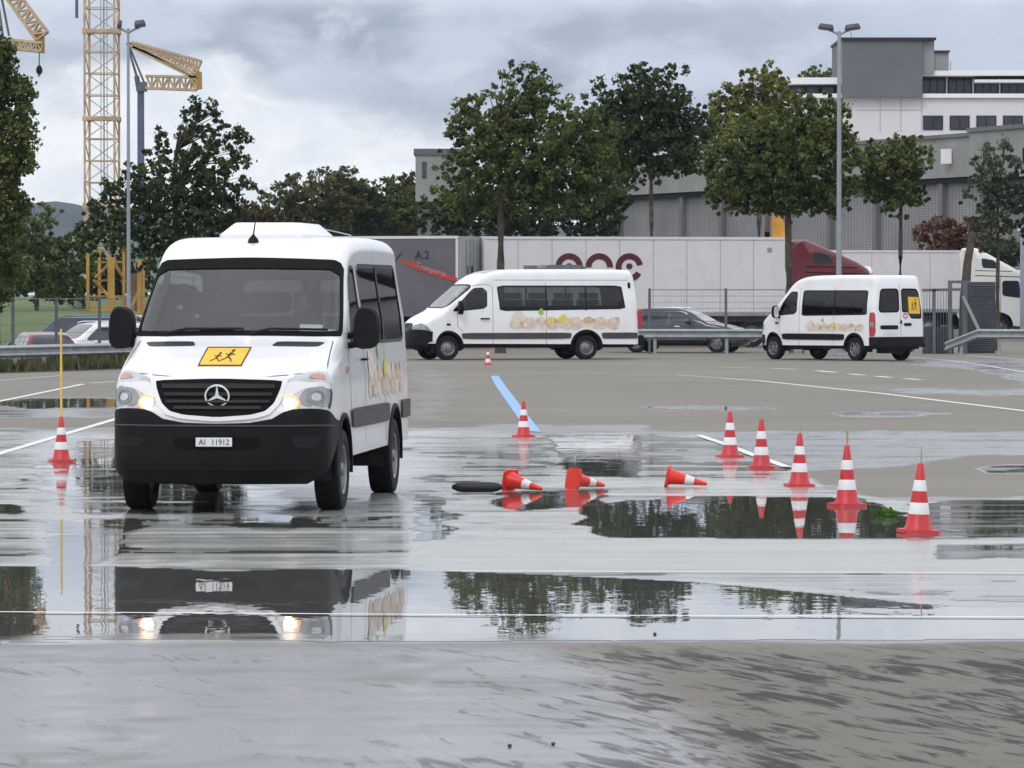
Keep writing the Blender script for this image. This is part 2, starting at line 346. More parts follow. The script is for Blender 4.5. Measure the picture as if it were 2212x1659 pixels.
# ------------------------------------------------------------------ lofted vehicle body
class Body:
    """nose at y=0 facing -y; ctrl = side outline (y,z) from the lower front, over the roof, to the lower rear"""
    def __init__(s,ctrl,Wd,r,tum,nose=(1.0,.10,.20),step=.05,ch=2):
        P=list(ctrl)
        for _ in range(ch):
            Q=[P[0]]
            for a,b in zip(P,P[1:]):
                Q+=[(a[0]*.75+b[0]*.25,a[1]*.75+b[1]*.25),(a[0]*.25+b[0]*.75,a[1]*.25+b[1]*.75)]
            P=Q+[P[-1]]
        s.raw=[P[0]]
        for p in P[1:]:
            if math.hypot(p[0]-s.raw[-1][0],p[1]-s.raw[-1][1])>step*.5: s.raw.append(p)
        out=[s.raw[0]]
        for a,b in zip(s.raw,s.raw[1:]):
            n=max(1,round(math.hypot(b[0]-a[0],b[1]-a[1])/(step*3)))
            out+=[(a[0]+(b[0]-a[0])*j/n,a[1]+(b[1]-a[1])*j/n) for j in range(1,n+1)]
        s.P=out; s.S=[0]
        for a,b in zip(out,out[1:]): s.S.append(s.S[-1]+math.hypot(b[0]-a[0],b[1]-a[1]))
        s.N=[]
        for i in range(len(out)):
            a=out[max(0,i-1)]; b=out[min(len(out)-1,i+1)]; dy,dz=b[0]-a[0],b[1]-a[1]; l=math.hypot(dy,dz); s.N.append((-dz/l,dy/l))
        s.L=max(p[0] for p in out); s.W=Wd; s.r=r; s.tum=tum; s.nose=nose; s.A=Wd-r+r*PI/2
    def pt(s,t):
        S_=s.S; t=max(0,min(S_[-1],t)); lo,hi=0,len(S_)-1
        while hi-lo>1:
            m=(lo+hi)//2
            if S_[m]<=t: lo=m
            else: hi=m
        k=(t-S_[lo])/(S_[hi]-S_[lo]); a,b=s.P[lo],s.P[hi]; n,o=s.N[lo],s.N[hi]
        return a[0]+(b[0]-a[0])*k,a[1]+(b[1]-a[1])*k,n[0]+(o[0]-n[0])*k,n[1]+(o[1]-n[1])*k
    def Sz(s,z):
        """arc position at height z on the front"""
        for i in range(len(s.P)-1):
            if s.P[i][1]<=z<=s.P[i+1][1]: return s.S[i]+(z-s.P[i][1])/(s.P[i+1][1]-s.P[i][1]+1e-9)*(s.S[i+1]-s.S[i])
        return s.S[-1]
    def Szr(s,z):
        for i in range(len(s.P)-2,0,-1):
            if s.P[i][1]>=z>=s.P[i+1][1]: return s.S[i]+(s.P[i][1]-z)/(s.P[i][1]-s.P[i+1][1]+1e-9)*(s.S[i+1]-s.S[i])
        return s.S[-1]
    def Sy(s,y):
        i0=max(range(len(s.P)),key=lambda i:s.P[i][1])
        for i in range(len(s.P)-1):
            if s.P[i][1]>.9*s.P[i0][1] and s.P[i][0]<=y<=s.P[i+1][0]: return s.S[i]+(y-s.P[i][0])
        return s.S[i0]
    def D(s,x,y,z):
        zs=s.tum; k=zs[-1][1]
        if z<=zs[0][0]: k=zs[0][1]
        else:
            for a,b in zip(zs,zs[1:]):
                if a[0]<=z<=b[0]:
                    t=(z-a[0])/(b[0]-a[0]); t=t*t*(3-2*t); k=a[1]+(b[1]-a[1])*t; break
        nl,nt,nc=s.nose; f=max(0,1-y/nl); q=abs(x)/s.W
        x*=k*(1-nt*f*f)
        g=max(0,1-(s.L-y)/.6)
        return Vector((x,y+nc*f*q**2.6-.06*g*q**3,z+.012*(1-q*q)*(1 if z>1.2 else 0)))
    def wrap(s,a,t,off=0):
        y,z,ny,nz=s.pt(t); w0=s.W-s.r; A=abs(a); sg=1 if a>=0 else -1
        if A<=w0: X,ins,th=A,0,0
        elif A<=s.A: th=(A-w0)/s.r; X=w0+s.r*math.sin(th); ins=s.r*(1-math.cos(th))
        else: th=PI/2; X=s.W; ins=s.r+A-s.A
        c=math.cos(th)*off-ins
        return s.D(sg*(X+math.sin(th)*off),y+ny*c,z+nz*c)
    def side(s,sg): return lambda y,z,off: s.D(sg*(s.W+off),y,z)
    def shell(s,holes_band,holes_side,arches,inner=True):
        mb=MB(); T=s.S[-1]; A=s.A; w0=s.W-s.r
        al=[-A+s.r*PI/2*i/5 for i in range(5)]+[-w0+2*w0*i/10 for i in range(11)]+[w0+s.r*PI/2*i/5 for i in range(1,6)]
        outer=[(-A,t) for t in s.S]+[(a,T) for a in al[1:-1]]+[(A,t) for t in reversed(s.S)]+[(a,0) for a in reversed(al[1:-1])]
        ex=[(a,t) for a in al[1:-1] for t in s.S[1:-1]]
        hb=[dens(h,.12) for h in holes_band]
        V,F=cdt(outer,hb,.05,ex)
        mb.add([s.wrap(a,t) for a,t in V],F)
        ring=[]
        for i,(p,n) in enumerate(zip(s.P,s.N)): ring.append((p[0]-n[0]*s.r,p[1]-n[1]*s.r))
        ring+=getattr(s,'bottom',[])
        ar=[circ(cy,cz,cr,40) for cy,cz,cr in arches]
        hs=[dens(h,.12) for h in holes_side]
        V,F=cdt(ring,hs+ar,.12)
        for sg in (1,-1): mb.add([s.D(sg*s.W,y,z) for y,z in V],F)
        return mb
def wheel(parent,x,y,r,w,rim='rim',sg=1,style='steel',rz=0,org_z=None):
    """one wheel: the rim with its tyre as a child"""
    T=Matrix.Translation((x,y,r if org_z is None else org_z))@Matrix.Rotation(rz,4,'Z')@Matrix.Rotation(R(90)*sg,4,'Y')
    rr=r*.60; h=w/2; mb=MB()
    mb.lathe([(rr*1.04,h*.80),(rr*1.0,h*.92),(rr*.93,h*.80),(rr*.88,h*.25),(rr*.60,h*.42),(rr*.42,h*.55),(rr*.30,h*.62),(rr*.24,h*.95),(.0,h*.98)],32,None,False)
    mb.lathe([(rr*1.04,-h*.8),(rr*.4,-h*.3),(0,-h*.3)],24,None,False)
    if style=='spoke':
        for k in range(7):
            a=2*PI*k/7; c,s_=math.cos(a),math.sin(a); mb.bar((rr*.2*c,rr*.2*s_,h*.72),(rr*.97*c,rr*.97*s_,h*.82),r*.13,r*.06)
    o=mb.build('wheel',rim,parent,smooth=35); o.matrix_local=T
    tb=MB(); tb.lathe([(rr*1.0,-h*.86),(rr*1.12,-h*.98),(r*.86,-h*1.0),(r*.96,-h*.93),(r,-h*.72),(r,-h*.30),(r*.985,-h*.28),(r*.985,-h*.2),(r,-h*.18),(r,h*.18),(r*.985,h*.2),(r*.985,h*.28),(r,h*.30),(r,h*.72),(r*.96,h*.93),(r*.86,h*1.0),(rr*1.12,h*.98),(rr*1.0,h*.86)],40,None,False)
    nb=34
    for k in range(nb):
        a=2*PI*k/nb
        for q in (-1,1):
            t_=Matrix.Rotation(a+(.04*q),4,'Z'); tb.box((r*.975,-h*.07,q*h*.36-h*.26),(r*1.004,h*.07+.01,q*h*.36+h*.26) if q>0 else (r*1.004,h*.07+.01,q*h*.36+h*.26),t_)
    tb.build('tyre','tyre',o,smooth=35)
    if style=='steel':
        hb=MB()
        for k in range(8):
            a=2*PI*k/8; hb.lathe([(rr*.07,h*.20),(rr*.07,h*.40)],8,Matrix.Translation((rr*.72*math.cos(a),rr*.72*math.sin(a),0)))
        hb.build('rim_holes','rimdark',o)
    return o
def hexa(parent,name,m,sg,B,poly,off=.006,depth=.012,step=.12,holes=[],smooth=40):
    mb=MB(); panel(mb,poly,holes,B.side(sg),step,off,depth); return mb.build(name,m,parent,smooth=smooth)
def ringband(P,k):
    """outline shrunk towards its middle by k metres"""
    cx=sum(p[0] for p in P)/len(P); cy=sum(p[1] for p in P)/len(P); Q=[]
    for i in range(len(P)):
        a=P[i-1]; b=P[(i+1)%len(P)]; dx,dy=b[0]-a[0],b[1]-a[1]; l=math.hypot(dx,dy)+1e-9
        n=(-dy/l,dx/l)
        if n[0]*(cx-P[i][0])+n[1]*(cy-P[i][1])<0: n=(-n[0],-n[1])
        Q.append((P[i][0]+n[0]*k,P[i][1]+n[1]*k))
    return Q
def seats(t,rows,z0=.95,w=.95,cols=(-.62,-.2,.42,.80)):
    for y in rows:
        for x in cols:
            mb=MB(); mb.box((x-.20,y,z0),(x+.20,y+.45,z0+.14)); mb.box((x-.20,y+.38,z0+.10),(x+.20,y+.50,z0+.68)); mb.box((x-.12,y+.40,z0+.70),(x+.12,y+.48,z0+.92))
            mb.build('seat','seat',t,bevel=.04)

# ------------------------------------------------------------------ ground with its wet and dry areas
def vn(x,y,s=1.0,o=0.0): return noise.noise(Vector((x*s+o,y*s,o*1.7)))
def sstep(a,b,x):
    t=max(0,min(1,(x-a)/(b-a))); return t*t*(3-2*t)
def inpoly(u,v,P,soft):
    """1 inside the outline, 0 outside, eased over soft (v direction counts 6 times)"""
    d=1e9; j=len(P)-1
    for i in range(len(P)):
        ax,ay=P[j][0],P[j][1]*6; bx,by=P[i][0],P[i][1]*6; px,py=u,v*6
        dx,dy=bx-ax,by-ay; t=max(0,min(1,((px-ax)*dx+(py-ay)*dy)/(dx*dx+dy*dy+1e-9)))
        d=min(d,math.hypot(px-ax-dx*t,py-ay-dy*t)); j=i
    return d if pip(u,v,P) else -d
# outline (u, v), wetness, edge raggedness, edge softness
WET=[
 ([(-900,930),(250,925),(600,915),(960,925),(1400,933),(3200,930),(3200,1390),(-900,1390)],.50,30,26),
 ([(-900,862),(10,864),(80,860),(255,861),(255,881),(60,883),(10,878),(-900,880)],1.0,8,5),
 ([(-900,886),(120,884),(255,888),(255,900),(40,903),(-900,905)],.55,14,20),
 ([(95,1010),(150,950),(255,945),(600,950),(600,1110),(200,1128),(95,1090)],.82,60,30),
 ([(-900,1100),(40,1090),(60,1118),(20,1130),(-900,1126)],1.0,20,8),
 ([(885,1050),(950,1020),(985,1110),(975,1166),(890,1168)],.92,60,20),
 ([(880,950),(1175,945),(1175,1035),(1000,1040),(960,1080),(880,1060)],.66,60,40),
 ([(1185,941),(1384,940),(1384,1032),(1230,1030),(1215,985)],.90,14,8),
 ([(1386,938),(1560,938),(1700,1000),(1690,1040),(1500,1034),(1388,1030)],.66,20,16),
 ([(1400,935),(1700,935),(2300,945),(3200,950),(3200,968),(2212,972),(2010,990),(1880,1010),(1730,1008),(1640,985),(1560,950)],.48,14,16),
 ([(1720,1018),(1900,1012),(2100,985),(3200,965),(3200,1072),(1880,1075),(1800,1060)],.10,20,16),
 ([(2110,1012),(2170,1004),(3200,1000),(3200,1020),(2140,1022)],.75,12,10),
 ([(1060,1040),(1180,1052),(1700,1058),(1800,1048),(1850,1062),(1760,1075),(1500,1074),(1280,1080),(1080,1078)],.58,20,14),
 ([(1240,1092),(1500,1074),(1850,1076),(1960,1108),(1975,1165),(1300,1162),(1255,1125)],1.0,26,8),
 ([(1080,1062),(1300,1060),(1300,1096),(1120,1104),(1070,1090)],.90,26,10),
 ([(1960,1090),(2110,1078),(3200,1084),(3200,1160),(1990,1165)],.85,30,14),
 ([(230,1196),(500,1176),(880,1170),(1100,1167),(3200,1168),(3200,1235),(225,1236)],.40,12,8),
 ([(2020,1172),(3200,1172),(3200,1206),(2020,1208)],.8,30,10),
 ([(-900,1100),(255,1110),(890,1105),(890,1230),(255,1230),(-900,1225)],.58,30,30),
 ([(95,1128),(300,1124),(240,1200),(200,1228),(100,1228)],.90,30,20),
 ([(-900,1128),(95,1128),(100,1216),(-900,1216)],.60,20,20),
 ([(500,1106),(640,1110),(700,1135),(610,1148),(520,1140)],.82,30,10),
 ([(-900,1222),(250,1226),(480,1236),(700,1231),(960,1234),(1120,1240),(1500,1258),(2060,1312),(3200,1330),(3200,1383),(2212,1381),(1500,1384),(900,1388),(350,1393),(-900,1400)],1.0,7,4),
 ([(975,1238),(2212,1240),(3200,1236),(3200,1300),(2060,1298),(1500,1250)],.62,16,10),
 # drying ground nearer than the pad and beyond it
 ([(-900,1396),(1205,1386),(1260,1410),(1390,1462),(1480,1530),(1560,1600),(1640,1700),(1640,1900),(-900,1900)],.44,50,160),
 ([(1385,879),(1500,877),(1690,881),(1600,887),(1440,886)],.97,8,4),
 ([(1790,893),(1960,888),(2050,894),(1900,902),(1820,899)],.62,12,8),
 ([(900,925),(1100,915),(1400,918),(1400,935),(900,935)],.40,30,20),
 ([(885,790),(960,800),(990,850),(960,905),(885,915)],.26,60,60),
 ([(1900,840),(2300,842),(2300,856),(1980,852)],.45,30,30),
 ([(2050,776),(3200,800),(3200,852),(2212,830),(2120,800),(1900,782)],.48,20,20),
]
BB=[(min(p[0] for p in P)-60,max(p[0] for p in P)+60,min(p[1] for p in P)-18,max(p[1] for p in P)+18) for P,_,_,_ in WET]
def wetness(u,v,X,Y):
    n1=vn(X,Y*.8,1.3,3.3); n2=vn(X,Y*.8,4.0,9.1); n3=vn(X*.5,Y*1.2,.9,5.5)
    w=.04
    for (P,val,rag,soft),bb in zip(WET,BB):
        if not(bb[0]<u<bb[1] and bb[2]<v<bb[3]): continue
        d=inpoly(u,v,P,soft)+rag*(n1*1.1+n2*.7)
        k=sstep(-soft,soft,d); w=w*(1-k)+val*k
    if .4<w<.95:
        s_=vn(X*.30,Y*2.0,1.3,2.2)+.6*vn(X*.5,Y*3.4,2.1,6.1); w+=.14*n3+.18*n1*n2*2+.22*s_*(1 if w>.52 else .5)
    return max(0,min(1,w))
PAD=[(-900,928),(250,934),(900,930),(1180,936),(1390,938),(1510,940),(1700,1010),(1800,1060),(1960,1085),(3200,1090),(3200,1381),(2212,1379),(1200,1382),(0,1392),(-900,1397)]
def build_ground():
    rows=[]; v=1760.0
    while v>795: rows.append(v); v-=(2.2 if v<1420 else 5)
    ys=[gp(1106,q)[1] for q in rows]
    y=ys[-1]
    near=[-200,-60,-15,0,6,11,14]
    near=[q for q in near if q<ys[0]-1]
    while y<5000: y+=max(1.2,(y-90)*.045); ys.append(y)
    ys=near+ys
    us=[-300000,-120000,-50000,-20000,-9000,-5000,-3200,-2000,-1400,-1000,-700,-500]
    u=-400
    while u<2620: us.append(u); u+=9 if -40<u<2260 else 40
    us+=[2700,2900,3200,3600,4300,6000,9000,20000,50000,120000,300000]
    V=[]; wt=[]; pd=[]
    for Y in ys:
        sc=max(Y,15.0)/F
        for u in us:
            X=(u-CU)*sc; z=zg(Y,X); w=.05; q=0
            if 14<Y<190 and -800<u<3200:
                vv=HV+(CZ-z)/Y*F; w=wetness(u,vv,X,Y)
                if 915<vv<1410: q=sstep(-5,5,inpoly(u,vv,PAD,1)+4*vn(X,Y,2.2,7))
            V.append((X,Y,z)); wt.append(w); pd.append(q)
    n=len(us)
    Fa=[(j*n+i,j*n+i+1,(j+1)*n+i+1,(j+1)*n+i) for j in range(len(ys)-1) for i in range(n-1)]
    me=bpy.data.meshes.new('ground'); me.from_pydata(V,[],Fa); me.polygons.foreach_set('use_smooth',[True]*len(Fa))
    a=me.attributes.new('wet','FLOAT','POINT'); a.data.foreach_set('value',wt)
    a=me.attributes.new('pad','FLOAT','POINT'); a.data.foreach_set('value',pd)
    o=bpy.data.objects.new('ground',me); C.objects.link(o); o['kind']='structure'
    # standing water: a second sheet 5 mm above the ground where it ponds
    keep=[f for f in Fa if sum(wt[i] for i in f)/4>.70]
    idx={}; WV=[]; WF=[]; ww=[]
    for f in keep:
        g=[]
        for i in f:
            if i not in idx: idx[i]=len(WV); WV.append((V[i][0],V[i][1],V[i][2]+.0012)); ww.append(wt[i])
            g.append(idx[i])
        WF.append(tuple(g))
    mw=bpy.data.meshes.new('water'); mw.from_pydata(WV,[],WF); mw.polygons.foreach_set('use_smooth',[True]*len(WF))
    a=mw.attributes.new('wet','FLOAT','POINT'); a.data.foreach_set('value',ww)
    w=bpy.data.objects.new('water',mw); C.objects.link(w); w['kind']='structure'
    # asphalt
    m,nt,b=newmat('asphalt'); N=nt.nodes; L=nt.links
    g=N.new('ShaderNodeNewGeometry')
    def nz(sc,st,det=6,ro=.6,rot=0):
        mp=N.new('ShaderNodeMapping'); L.new(g.outputs['Position'],mp.inputs[0]); mp.inputs['Scale'].default_value=st; mp.inputs['Rotation'].default_value=(0,0,rot)
        t=N.new('ShaderNodeTexNoise'); L.new(mp.outputs[0],t.inputs[0]); t.inputs['Scale'].default_value=sc; t.inputs['Detail'].default_value=det; t.inputs['Roughness'].default_value=ro
        return t.outputs[0]
    def mr(x,a,b_,c,d,sm=False):
        k=N.new('ShaderNodeMapRange'); L.new(x,k.inputs[0])
        if sm: k.interpolation_type='SMOOTHSTEP'
        for i,q in enumerate((a,b_,c,d)): k.inputs[i+1].default_value=q
        return k.outputs[0]
    def mth(op,a,b_):
        k=N.new('ShaderNodeMath'); k.operation=op
        for i,q in enumerate((a,b_)):
            if isinstance(q,(int,float)): k.inputs[i].default_value=q
            else: L.new(q,k.inputs[i])
        return k.outputs[0]
    def mix(f,a,b_,bl='MIX'):
        k=N.new('ShaderNodeMix'); k.data_type='RGBA'; k.blend_type=bl
        if isinstance(f,(int,float)): k.inputs[0].default_value=f
        else: L.new(f,k.inputs[0])
        for i,q in ((6,a),(7,b_)):
            if isinstance(q,tuple): k.inputs[i].default_value=(*q,1)
            else: L.new(q,k.inputs[i])
        return k.outputs[2]
    at_=N.new('ShaderNodeAttribute'); at_.attribute_name='wet'; wet=at_.outputs['Fac']
    big=nz(.12,(1,1,1)); mid=nz(1.4,(1,1,1)); fine=nz(55,(1,1,1),3,.8); mp1=N.new('ShaderNodeMapping'); L.new(g.outputs['Position'],mp1.inputs[0]); mp1.inputs['Rotation'].default_value=(0,0,R(-17)); mp2=N.new('ShaderNodeMapping'); L.new(mp1.outputs[0],mp2.inputs[0]); mp2.inputs['Scale'].default_value=(5.5,.9,1)
    tt=N.new('ShaderNodeTexNoise'); L.new(mp2.outputs[0],tt.inputs[0]); tt.inputs['Scale'].default_value=1.5; tt.inputs['Detail'].default_value=8; tt.inputs['Roughness'].default_value=.62; tt.inputs['Distortion'].default_value=.9; br1=nz(.8,(1,1,1),4,.6); streak=mth('ADD',tt.outputs[0],mr(br1,.35,.65,-.10,.05))
    base=mix(mr(big,.35,.65,0,1),(.190,.173,.144),(.240,.222,.190))
    base=mix(mr(mid,.45,.75,0,.35),base,(.18,.17,.155))
    base=mix(mr(fine,.3,.7,0,.45),base,(.10,.096,.088)); grit=nz(140,(1,1,1),2,.9); base=mix(mr(grit,.55,.75,0,.5),base,(.34,.33,.31))
    sep=N.new('ShaderNodeSeparateXYZ'); L.new(g.outputs['Position'],sep.inputs[0])
    # damp: darker, the sky's blue reflection painted in; tyre-drawn drier and darker streaks where it is drying
    zone=mth('MULTIPLY',mr(wet,.08,.3,0,1),mr(wet,.44,.5,1,0))
    xr=mr(sep.outputs[0],-1.2,1.2,.065,-.035); st=mth('MULTIPLY',mr(mth('SUBTRACT',streak,xr),.48,.63,0,1,True),mr(sep.outputs[0],-1.0,.7,.55,1))
    damp_sky=mix(mr(wet,.15,.45,0,.75),base,(.138,.148,.170)); damp_sky=mix(mth('MULTIPLY',mr(wet,.2,.4,0,1),mr(nz(.42,(1,.35,1),5,.55),.42,.70,0,.5,True)),damp_sky,(.085,.088,.095))  # bluish base colour stands in for sky mirrored by the wet ground
    mp4=N.new('ShaderNodeMapping'); L.new(g.outputs['Position'],mp4.inputs[0]); mp4.inputs['Scale'].default_value=(.18,1.9,1); t3_=N.new('ShaderNodeTexNoise'); L.new(mp4.outputs[0],t3_.inputs[0]); t3_.inputs['Scale'].default_value=1.0; t3_.inputs['Detail'].default_value=8; t3_.inputs['Roughness'].default_value=.62
    pa=N.new('ShaderNodeAttribute'); pa.attribute_name='pad'
    padc=mix(mr(mid,.35,.7,0,1),(.29,.30,.285),(.36,.37,.355)); padc=mix(mr(big,.45,.7,0,.4),padc,(.30,.31,.31)); padc=mix(mr(t3_.outputs[0],.46,.72,0,.55),padc,(.24,.245,.245))
    damp_sky=mix(pa.outputs['Fac'],damp_sky,padc)
    nearw=mr(sep.outputs[1],26.4,25.2,0,1)
    br=mth('MULTIPLY',nearw,mr(mth('ADD',sep.outputs[0],mth('MULTIPLY',mid,.8)),.4,1.6,0,.55,True)); damp_sky=mix(br,damp_sky,(.115,.105,.092)); damp_sky=mix(mth('MULTIPLY',mth('MULTIPLY',st,nearw),.88),damp_sky,(.040,.038,.037))
    L.new(damp_sky,b.inputs['Base Color'])
    ro=mr(wet,.12,.5,.72,.19); ro=mth('SUBTRACT',ro,mr(wet,.5,.75,0,.10))
    ro=mth('ADD',ro,mth('MULTIPLY',mth('MULTIPLY',st,nearw),.30)); mp3=N.new('ShaderNodeMapping'); L.new(g.outputs['Position'],mp3.inputs[0]); mp3.inputs['Scale'].default_value=(.25,2.6,1); t3=N.new('ShaderNodeTexNoise'); L.new(mp3.outputs[0],t3.inputs[0]); t3.inputs['Scale'].default_value=1.1; t3.inputs['Detail'].default_value=7
    ro=mth('ADD',ro,mr(t3.outputs[0],.35,.65,-.03,.06))
    L.new(ro,b.inputs['Roughness']); L.new(mr(wet,.15,.5,.25,.55),b.inputs['Specular IOR Level'])
    bp=N.new('ShaderNodeBump'); L.new(fine,bp.inputs['Height']); bp.inputs['Distance'].default_value=.004; L.new(mr(wet,.1,.6,.5,.06),bp.inputs['Strength']); L.new(bp.outputs[0],b.inputs['Normal'])
    me.materials.append(m)
    # water
    m,nt,b=newmat('standing_water'); N=nt.nodes; L=nt.links
    g=N.new('ShaderNodeNewGeometry'); at_=N.new('ShaderNodeAttribute'); at_.attribute_name='wet'; wet=at_.outputs['Fac']
    b.inputs['Base Color'].default_value=(.10,.10,.096,1); b.inputs['IOR'].default_value=1.65
    L.new(mr(wet,.70,.92,.10,.008),b.inputs['Roughness'])
    n=nz(2.2,(1,.55,1),3,.5); n2=nz(9,(1,.5,1),2,.5)
    bp=N.new('ShaderNodeBump'); L.new(mth('ADD',n,mth('MULTIPLY',n2,.15)),bp.inputs['Height']); bp.inputs['Strength'].default_value=1; bp.inputs['Distance'].default_value=.0011
    L.new(bp.outputs[0],b.inputs['Normal']); mw.materials.append(m)
build_ground()
def strip(name,label,pts,w,m,group=None,dz=.006,kind='structure'):
    """painted line of width w along ground points"""
    mb=MB(); L_=[Vector(gp(*p)) for p in pts]; Q=[]
    for a,b in zip(L_,L_[1:]):
        n=max(1,int((b-a).length/1.5))
        for i in range(n): Q.append(a.lerp(b,i/n))
    Q.append(L_[-1]); vs=[]
    for i,p in enumerate(Q):
        d=(Q[min(i+1,len(Q)-1)]-Q[max(i-1,0)]); s_=Vector((-d.y,d.x,0)).normalized()*w/2
        for sg in (-1,1):
            q=p+s_*sg; vs.append((q.x,q.y,zg(q.y,q.x)+dz))
    mb.add(vs,[(2*i,2*i+1,2*i+3,2*i+2) for i in range(len(Q)-1)])
    return tag(mb.build(name,m),kind=kind)
# ------------------------------------------------------------------ painted markings
strip('lane_marking','',[(-260,1060),(-60,998),(252,905),(330,884)],.13,'paint')
strip('lane_marking','',[(-200,905),(20,863),(180,830)],.13,'paint')
strip('lane_marking','',[(196,828),(252,824)],.13,'paint')
strip('lane_marking','',[(-300,838),(0,822),(130,812)],.10,'paint')
strip('lane_marking','',[(1568,818),(1640,823),(1900,850),(2212,888),(2500,925)],.16,'paint')
strip('lane_marking','',[(1000,808),(1250,807),(1460,810),(1570,818)],.10,'paint')
for a,b in (((1560,794),(1622,795)),((1665,796),(1722,798)),((1765,801),(1806,805)),((1835,808),(1868,811)),((1893,813),(1925,816)),((1955,818),(1990,821))):
    strip('lane_marking','',[a,b],.22,'paint')
strip('lane_marking','',[(1940,770),(2050,779),(2130,790),(2212,804),(2400,840)],.10,'paint')
strip('lane_marking','',[(2090,768),(2212,777),(2400,790)],.12,'paint')
strip('lane_marking','',[(-600,1322),(0,1325),(1106,1332),(2212,1336),(2800,1338)],.07,'paint',dz=.009)
strip('lane_marking','',[(970,1236),(1600,1238),(2212,1241),(2800,1243)],.05,'paint',dz=.009)
strip('lane_marking','',[(1508,941),(1560,958),(1625,983),(1700,1010)],.12,'paint',dz=.009)
def blue_stripe():
    L_=[((1060,812),(1077,812)),((1068,830),(1090,832)),((1083,852),(1107,854)),((1103,880),(1128,882)),((1122,908),(1150,910)),((1138,932),(1168,934))]
    mb=MB(); vs=[]
    for a,b in L_:
        for q in (a,b):
            p=gp(*q); vs.append((p.x,p.y,p.z+.006))
    mb.add(vs,[(2*i,2*i+1,2*i+3,2*i+2) for i in range(len(L_)-1)])
    tag(mb.build('blue_stripe','paintblue'),kind='structure')
blue_stripe()
# ------------------------------------------------------------------ cones
def make_cone(h=.58,m='conered',bands=((.27,.44),(.60,.76))):
    t=thing('traffic_cone','','traffic cone')
    b=h*.265
    MB().prism(rnd([(-b,-b),(b,-b),(b,b),(-b,b)],2,.12),lambda p:(p[0],p[1],0),lambda p:(p[0]*.96,p[1]*.96,h*.055)).build('base',m,t,smooth=30)
    R0,R1=h*.185,h*.042; zb=h*.055
    rad=lambda z:R0+(R1-R0)*(z-zb)/(h-zb)
    mb=MB(); mb.lathe([(R0*1.18,zb-.002),(R0*1.12,zb+.012),(R0,zb+.025),(rad(h*.5),h*.5),(R1,h-.008),(R1*.8,h),(R1*.5,h),(R1*.5,h*.9)],28); mb.build('body',m,t,smooth=40)
    for a,c in bands:
        mb=MB(); mb.lathe([(rad(a*h)+.0005,a*h),(rad(a*h)+.003,a*h+.004),(rad(c*h)+.003,c*h-.004),(rad(c*h)+.0005,c*h)],28); mb.build('reflective_band','conewhite',t,smooth=40)
    return t
BIG=make_cone(); SML=make_cone(.42,'coneora',((.46,.68),)); FAR=make_cone(.44,'conered',((.10,.38),(.62,.80)))
def put(src,u,v,label,group,tilt=(0,0,0),first=[]):
    c=src if src not in first else copytree(src)
    first.append(src); p=gp(u,v); c.location=p; c.rotation_euler=tilt; c['label']=label
    if group: c['group']=group
    return c
G='standing cones across the wet pad'
spots=[(1984,1152,'nearest standing cone, far right of the row, thin stick in its tip',(.02,.03,.3),.13,.006),
 (1830,1094,'standing cone left of the nearest one, thick dark stick in its tip',(0,0,.5),.14,.010),
 (1727,1051,'middle cone of the standing row of five, thin stick on top',(0,.01,.2),.09,.005),
 (1645,1012,'standing cone with blunt tip and no stick, second farthest of the row',(0,0,.1),0,0),
 (1577,988,'farthest cone of the standing row of five, tiny stick on top',(0,0,.4),.07,.004),
 (1131,944,'red and white cone standing alone on the end of the light blue stripe',(0,0,.6),0,0),
 (132,998,'red and white cone with tall yellow pole, left of the front van',(0,0,.3),1.12,.016)]
cones=[]
for u,v,lb,ti,st,sr in spots:
    c=put(BIG,u,v,lb,G,ti); cones.append((c,u,v,st,sr))
SC=[1.0,.98,.94,.96,.95,.86,.92]
for i,(c,u,v,st,sr) in enumerate(cones):
    c.scale=(SC[i],)*3
    if st:
        mb=MB(); tp=.58; mb.tube([(0,0,tp-.12),(.004 if st<1 else 0,0,tp+st*.5),(0,0,tp+st)],[sr,sr,sr*.8],8)
        s_=mb.build('pole' if st>1 else 'stick','ypole' if st>1 else 'wood',c,smooth=40)
put(FAR,1054,788,'small pale red and white cone standing in front of the long white van',None,(0,0,.2))
# the three that were knocked over
def fallen(u,v,label,rz,pitch,h=.42):
    c=put(SML,u,v,label,'knocked over cones')
    th=R(90+pitch); b=h*.265
    c.rotation_euler=(0,th,rz); p=gp(u,v)
    # stand it so that the lower edge of the base touches the ground
    c.location=(p.x,p.y,p.z+b*math.sin(th)+.003)
    return c
fallen(1100,1061,'orange cone lying on its side beside the black rubber roll',R(-38),11)
fallen(1237,1058,'orange cone lying with its base underside turned to camera, middle of three',R(38),11)
fallen(1441,1052,'orange cone lying on its side, rightmost of the fallen ones',R(-8),11)
